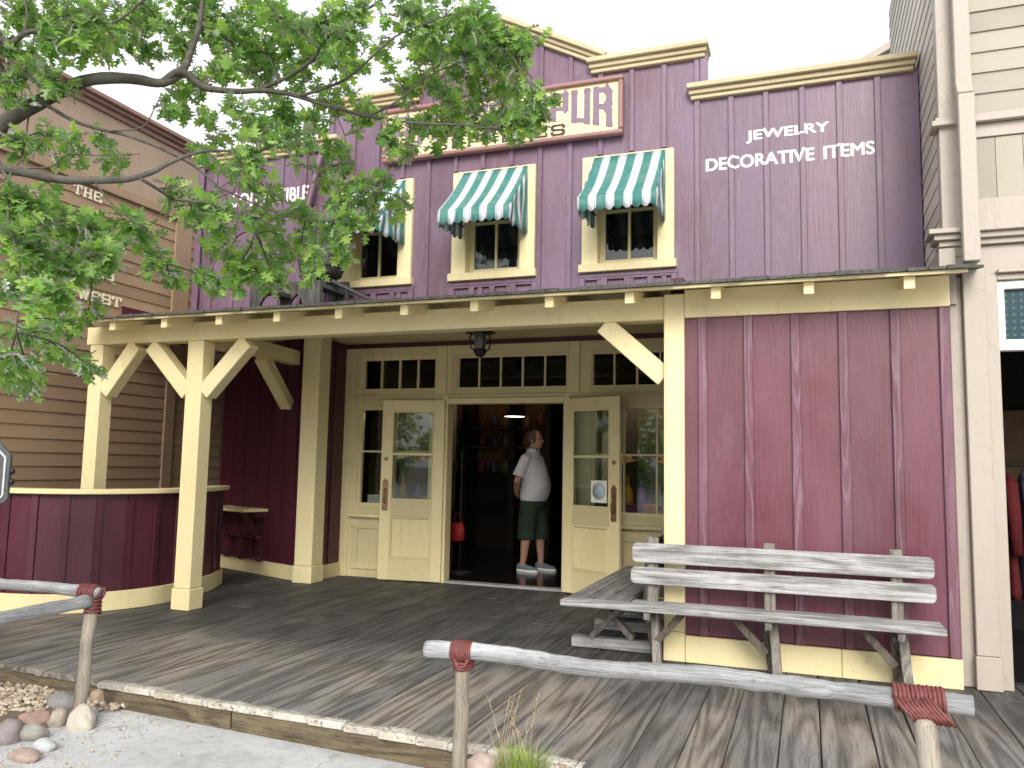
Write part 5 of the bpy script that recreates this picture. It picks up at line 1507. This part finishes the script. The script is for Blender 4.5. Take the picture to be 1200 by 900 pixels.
    for q in range(n_+1):
        t = R(62+236*q/n_); ca, sa = math.cos(t), math.sin(t)
        for k_, (z_, r_) in enumerate(((-.055, .93), (-.02, 1.02), (.02, 1.045), (.06, .98), (.088, .80))): vs.append((hx-.012+.101*r_*ca, .081*r_*sa, (hz+.02+z_)*K))
    h.add(vs, [(q*5+k_, q*5+k_+1, q*5+k_+6, q*5+k_+5) for q in range(n_) for k_ in range(4)], True)
    o = put(h, 'hair', plain('short_grey_brown_hair', (.10, .07, .05), .8, .3, 60)); sl = o.modifiers.new('t', 'SOLIDIFY'); sl.thickness = .008
    for s in (-1, 1):
        e = MB().ball((hx+.079, s*.031, (hz+.012)*K), .011, 8); put(e, 'eye', plain('eye_brown', (.05, .035, .03), .2))
person()

# ================================================================== OAK TREE
TR_BASE = Vector((-4.75, 2.15, -.11))
OT = thing('oak_tree', TR_BASE, 'leafy oak on the left whose limbs hang over the shop front', 'tree')
trunk = MB()
trunk.tube([(-4.75, 2.15, -.2), (-4.74, 2.15, .1), (-4.70, 2.17, .9), (-4.62, 2.2, 1.8), (-4.60, 2.25, 2.5), (-4.72, 2.3, 3.4), (-4.6, 2.4, 4.4), (-4.5, 2.5, 5.4)], [.21, .165, .145, .135, .125, .10, .075, .04], 16)
trunk.build('trunk', 'bark', OT)
def B3(lst): return [onY(px, py, Y) for px, py, Y in lst]
def path_radii(n, r0, r1): return [r0+(r1-r0)*(i/(n-1))**.8 for i in range(n)]
BRN = []   # branch sample points for hooking twigs on
def branch(P, r0, r1, crook=.012, hook=True):
    r0 *= .86; r1 *= .86
    S_ = smooth3(P); n = len(S_)
    S_ = [p+Vector([noise.noise(p*5+Vector((q*9, 0, 0)))*crook for q in range(3)]) for p in S_]
    rad = [r*(1+.10*noise.noise(p*11)) for r, p in zip(path_radii(n, r0, r1), S_)]
    MB().tube(S_, rad, 10 if r0 > .02 else 7).build('branch', 'bark', OT)
    if hook: BRN.extend((p, r) for p, r in zip(S_, rad))
    return S_
T0 = Vector((-4.61, 2.24, 2.3)); T1 = Vector((-4.60, 2.25, 2.55)); T2 = Vector((-4.72, 2.3, 3.3))
branch([T1]+B3([(-40, 180, 2.75), (0, 148, 2.85), (35, 127, 2.9), (75, 104, 2.98), (120, 91, 3.05), (160, 93, 3.15), (192, 97, 3.2), (217, 80, 3.25), (226, 55, 3.3), (234, 22, 3.3), (240, -25, 3.3)]), .062, .012)
branch(B3([(190, 97, 3.2), (213, 84, 3.22), (238, 101, 3.3), (275, 107, 3.35), (310, 107, 3.4), (350, 113, 3.5), (392, 126, 3.6), (430, 137, 3.7), (480, 143, 3.8), (540, 146, 3.85), (585, 150, 3.9)]), .026, .005)
branch(B3([(300, 108, 3.4), (335, 90, 3.4), (365, 70, 3.35), (378, 52, 3.3), (402, 28, 3.25), (440, 5, 3.2), (470, -20, 3.2)]), .014, .006)
branch(B3([(350, 113, 3.5), (398, 98, 3.5), (430, 75, 3.5), (460, 46, 3.5), (510, 22, 3.5), (560, 12, 3.5)]), .011, .003)
branch(B3([(430, 137, 3.7), (465, 118, 3.75), (500, 90, 3.8), (545, 72, 3.85), (600, 66, 3.9)]), .008, .003)
branch(B3([(22, 133, 2.88), (8, 95, 2.8), (-8, 60, 2.75), (-30, 20, 2.7)]), .026, .012)
branch(B3([(52, 122, 2.93), (85, 141, 2.95), (122, 153, 3.0), (160, 162, 3.05), (195, 178, 3.1), (232, 198, 3.2), (258, 222, 3.25), (276, 252, 3.3), (300, 275, 3.4)]), .013, .004)
branch(B3([(130, 154, 3.0), (168, 149, 3.05), (180, 130, 3.1), (190, 108, 3.15)]), .006, .003)
branch([T0]+B3([(-40, 186, 2.5), (0, 197, 2.55), (50, 206, 2.6), (108, 211, 2.7), (150, 211, 2.8), (178, 203, 2.85), (200, 190, 2.9), (240, 178, 3.0), (300, 178, 3.1)]), .036, .006)
branch(B3([(20, 199, 2.57), (60, 194, 2.6), (80, 180, 2.62), (120, 182, 2.65), (165, 182, 2.7)]), .006, .002)
branch([T2]+B3([(-40, 20, 2.6), (0, 45, 2.7), (14, 49, 2.72), (32, 38, 2.75), (62, 37, 2.8), (100, 30, 2.85), (135, 24, 2.9), (165, 2, 2.95), (190, -20, 3)]), .024, .006)
branch(B3([(29, 36, 2.76), (31, 15, 2.76), (22, -20, 2.76)]), .010, .006)
branch(B3([(0, 60, 2.72), (22, 76, 2.75), (40, 95, 2.8), (52, 112, 2.85), (70, 122, 2.9)]), .008, .004)
branch(B3([(208, 233, 3.05), (240, 237, 3.1), (262, 228, 3.12), (272, 225, 3.15)]), .009, .003)
branch(B3([(240, 237, 3.1), (262, 246, 3.15), (283, 252, 3.2)]), .006, .003)
branch(B3([(165, 211, 2.82), (205, 233, 3.05)]), .010, .008)
branch(B3([(110, 211, 2.7), (130, 240, 2.75), (170, 270, 2.85), (195, 310, 2.95)]), .006, .002)
branch(B3([(0, 197, 2.55), (15, 225, 2.5), (10, 260, 2.42), (25, 320, 2.4), (20, 390, 2.4)]), .010, .003)
branch(B3([(35, 138, 2.9), (28, 170, 2.8), (18, 200, 2.65), (0, 214, 2.5)]), .006, .003)
branch(B3([(10, 260, 2.42), (60, 280, 2.5), (110, 300, 2.6)]), .005, .002)
branch(B3([(392, 126, 3.6), (405, 160, 3.6), (412, 190, 3.6), (440, 225, 3.65)]), .005, .002)
branch(B3([(258, 222, 3.25), (300, 240, 3.35), (345, 255, 3.45), (390, 262, 3.5)]), .007, .002)
# limbs above the picture
branch([T2, Vector((-4.0, 2.6, 4.1)), Vector((-3.2, 2.9, 4.7)), Vector((-2.2, 3.1, 5.0))], .05, .01, hook=False)
branch([Vector((-4.6, 2.4, 4.4)), Vector((-4.9, 1.6, 5.0)), Vector((-5.0, .8, 5.4))], .04, .01, hook=False)

LEAF_HALF = [(.0, .0), (.05, .10), (.20, .10), (.27, .17), (.12, .26), (.13, .31), (.36, .36), (.47, .50), (.40, .52), (.17, .53), (.16, .60), (.31, .70), (.33, .81), (.14, .80), (.08, .88), (.0, 1.0)]
rl = random.Random(11)
LV, LF = [], []
def leaf(pos, axis, up, size):
    axis = axis.normalized(); side = axis.cross(up)
    if side.length < 1e-3: side = axis.orthogonal()
    side.normalize(); nrm = side.cross(axis)
    curl = rl.uniform(-.25, .10); fold = rl.uniform(.05, .30); wdt = rl.uniform(.78, 1.0)
    o = len(LV); H_ = LEAF_HALF; n = len(H_)
    for sgn in (1, -1):
        for x_, y_ in (H_ if sgn == 1 else H_[1:-1]):
            y2 = .12+y_*.88
            LV.append(pos+side*(sgn*x_*wdt*size)+axis*(y2*size)+nrm*(size*(fold*x_+curl*y_*y_)))
    LF.append(tuple(range(o, o+n)))
    LF.append(tuple([o]+[o+n-1]+[o+n+i for i in range(n-3, -1, -1)]))
    # petiole
    q = len(LV); LV.extend([pos-side*.001, pos+side*.001, pos+axis*.13*size]); LF.append((q, q+1, q+2))
twigs = MB()
def nearest(p):
    best = None; bd = 1e9
    for b_, r_ in BRN:
        d = (b_-p).length
        if d < bd: bd = d; best = b_
    return best, bd
def spray(tip, d, n, size):
    """a whorl of leaves round a twig end"""
    d = d.normalized()
    for k_ in range(n):
        back = rl.random()**1.5*.16
        pos = tip-d*back
        a_ = rl.uniform(0, 6.283); u = d.orthogonal().normalized(); v = d.cross(u)
        rad_ = u*math.cos(a_)+v*math.sin(a_)
        ax = d*rl.uniform(.25, .9)+rad_*rl.uniform(.5, 1.0)+Vector((0, 0, -.25))
        up = Vector((rl.gauss(0, .45), rl.gauss(0, .45)-.15, 1))
        leaf(pos, ax, up, size*rl.uniform(.7, 1.2))
CL = [
 (30,15,45),(80,22,42),(140,15,42),(185,28,36),(20,95,26),(55,78,24),(100,60,26),(128,52,24),(210,52,26),(250,25,42),(290,40,45),(330,25,42),(300,85,36),(262,78,28),(375,28,32),(395,72,32),(345,80,30),
 (420,18,26),(482,18,38),(522,22,40),(560,25,38),(592,42,36),(500,72,34),(540,68,38),(582,88,36),(612,70,20),(470,105,26),(525,115,36),(562,122,36),(592,112,28),(545,152,20),(512,142,22),
 (606,148,22),(618,132,18),(628,116,14),(480,172,22),(492,150,24),(432,142,22),(408,186,26),(425,215,26),(455,218,22),(440,250,22),(482,246,20),(402,238,28),(374,205,26),(350,248,32),(388,270,32),(332,286,28),(300,258,32),
 (266,298,28),(245,330,24),(290,318,26),(352,292,26),(282,212,30),(238,182,20),(250,150,24),(300,148,28),(335,130,30),(292,186,30),(205,125,18),(142,192,20),(192,222,22),(180,308,26),(198,326,16),(150,265,18),
 (20,238,38),(62,250,34),(102,268,30),(30,290,40),(72,310,38),(120,300,20),(20,340,34),(62,345,28),(28,390,32),(10,430,28),(34,444,24),(76,412,22),(104,430,14),(72,380,16),(104,366,14),(132,282,22),(165,276,18),(100,315,22),
 (18,170,20),(56,166,22),(82,168,18),(8,118,22),(118,158,16),(365,150,26),(345,165,22),(315,222,26),(262,252,26),(420,115,20),(445,60,18),(385,120,24),(230,230,18),(225,255,18),(310,60,36),(270,50,30),(360,50,30),(505,40,34),(545,45,34),(320,330,18),(272,340,16),(368,318,16),(395,298,18),(325,20,36),(225,15,36),(60,50,28),(160,48,22),(410,50,24),(110,25,34),(565,70,34),(575,60,30),(270,135,22),(235,95,18),(215,110,14),(410,265,22),(250,275,24),(310,300,24),(18,58,24),(60,92,20),(38,75,20),(580,148,20),(626,138,14),(638,120,12),(455,165,18),(612,105,20),(618,50,22)]
for px, py, r in CL:
    nb_, _ = nearest(onY(px, py, 3.2))
    # depth follows the limb that carries the cluster
    best = None; bd = 1e9
    for b_, _r in BRN:
        # compare directions from the camera with the cluster's direction
        d1 = (b_-cam.matrix_world.translation).normalized(); d2 = (onY(px, py, 3.2)-cam.matrix_world.translation).normalized()
        e = (d1-d2).length
        if e < bd: bd = e; best = b_
    Yc = best.y+rl.uniform(-.12, .62)
    c = onY(px, py, Yc); depth = (c-cam.matrix_world.translation).dot(fwd)
    rad_w = r*depth/F_PX
    hub = best
    nt_ = max(4, int(.0094*r*r*(1.6 if px < 150 and py > 220 else 1)+2))
    mid = hub.lerp(c, .55)+Vector((0, 0, .05*rl.random()))
    near_hub = (c-hub).length
    if near_hub < .9: twigs.tube(smooth3([hub, mid, c], 3), path_radii(7, .0048, .003), 5)
    for k_ in range(nt_):
        dv = Vector((rl.gauss(0, 1), rl.gauss(0, 1), rl.gauss(0, 1))).normalized()*(rl.random()**.45)
        tip = c+Vector((dv.x*rad_w*1.0, dv.y*rad_w*1.5, dv.z*rad_w*.9))
        d = (tip-hub)*.5+(tip-c)*1.1+Vector((0, 0, -.04))
        if d.length < .01: d = Vector((1, 0, 0))
        twigs.tube([c.lerp(tip, .1), c.lerp(tip, .6)+Vector((0, 0, .02)), tip], [.0028, .002, .0012], 4)
        spray(tip, d, rl.randint(8, 11), rl.uniform(.066, .092))
# crown above and to the left of the frame
for q in range(14):
    c = Vector((rl.uniform(-6.6, -4.6), rl.uniform(.6, 3.6), rl.uniform(3.9, 5.9)))
    if c.z < 2.1+.62*c.y+.9: continue
    for k_ in range(10):
        dv = Vector((rl.gauss(0, .22), rl.gauss(0, .22), rl.gauss(0, .16)))
        spray(c+dv, dv+Vector((0, 0, -.05)), 9, .085)
twigs.build('twigs', 'bark', OT)
me = bpy.data.meshes.new('crown'); me.from_pydata([tuple(v-TR_BASE) for v in LV], [], LF); me.update(); me.materials.append(MAT['leaf'])
cr = bpy.data.objects.new('crown', me); COL.objects.link(cr); cr.parent = OT

# ================================================================== TREES ACROSS THE STREET (seen in the window panes)
rt_ = random.Random(3); mb = MB()
for q in range(13):
    cx_, cy_ = -42+6.6*q+rt_.uniform(-1.5, 1.5), -36+rt_.uniform(-2, 2); hh = rt_.uniform(5.5, 8.0)
    mb.tube([(cx_, cy_, -.15), (cx_+.1, cy_, hh*.4), (cx_, cy_+.2, hh*.8)], [.18, .12, .04], 8)
    lobes = [(cx_+rt_.gauss(0, 1.9), cy_+rt_.gauss(0, 1.0), hh*rt_.uniform(.10, .88), rt_.uniform(.9, 1.5)) for _ in range(15)]
    for _ in range(2600):
        lx_, ly_, lz_, lr_ = rt_.choice(lobes)
        d = Vector((rt_.gauss(0, 1), rt_.gauss(0, 1), rt_.gauss(0, 1))).normalized()*lr_*rt_.random()**.4
        c = Vector((lx_, ly_, lz_))+d
        if c.z < 0: continue
        u = Vector((rt_.gauss(0, 1), rt_.gauss(0, 1), rt_.gauss(0, .6))).normalized(); v = u.orthogonal().normalized(); z_ = rt_.uniform(.14, .30)
        mb.add([c-u*z_, c+v*z_*.6, c+u*z_, c-v*z_*.6], [(0, 1, 2, 3)])
o = mb.build('tree_row', 'leaf'); tag(o, kind='stuff')
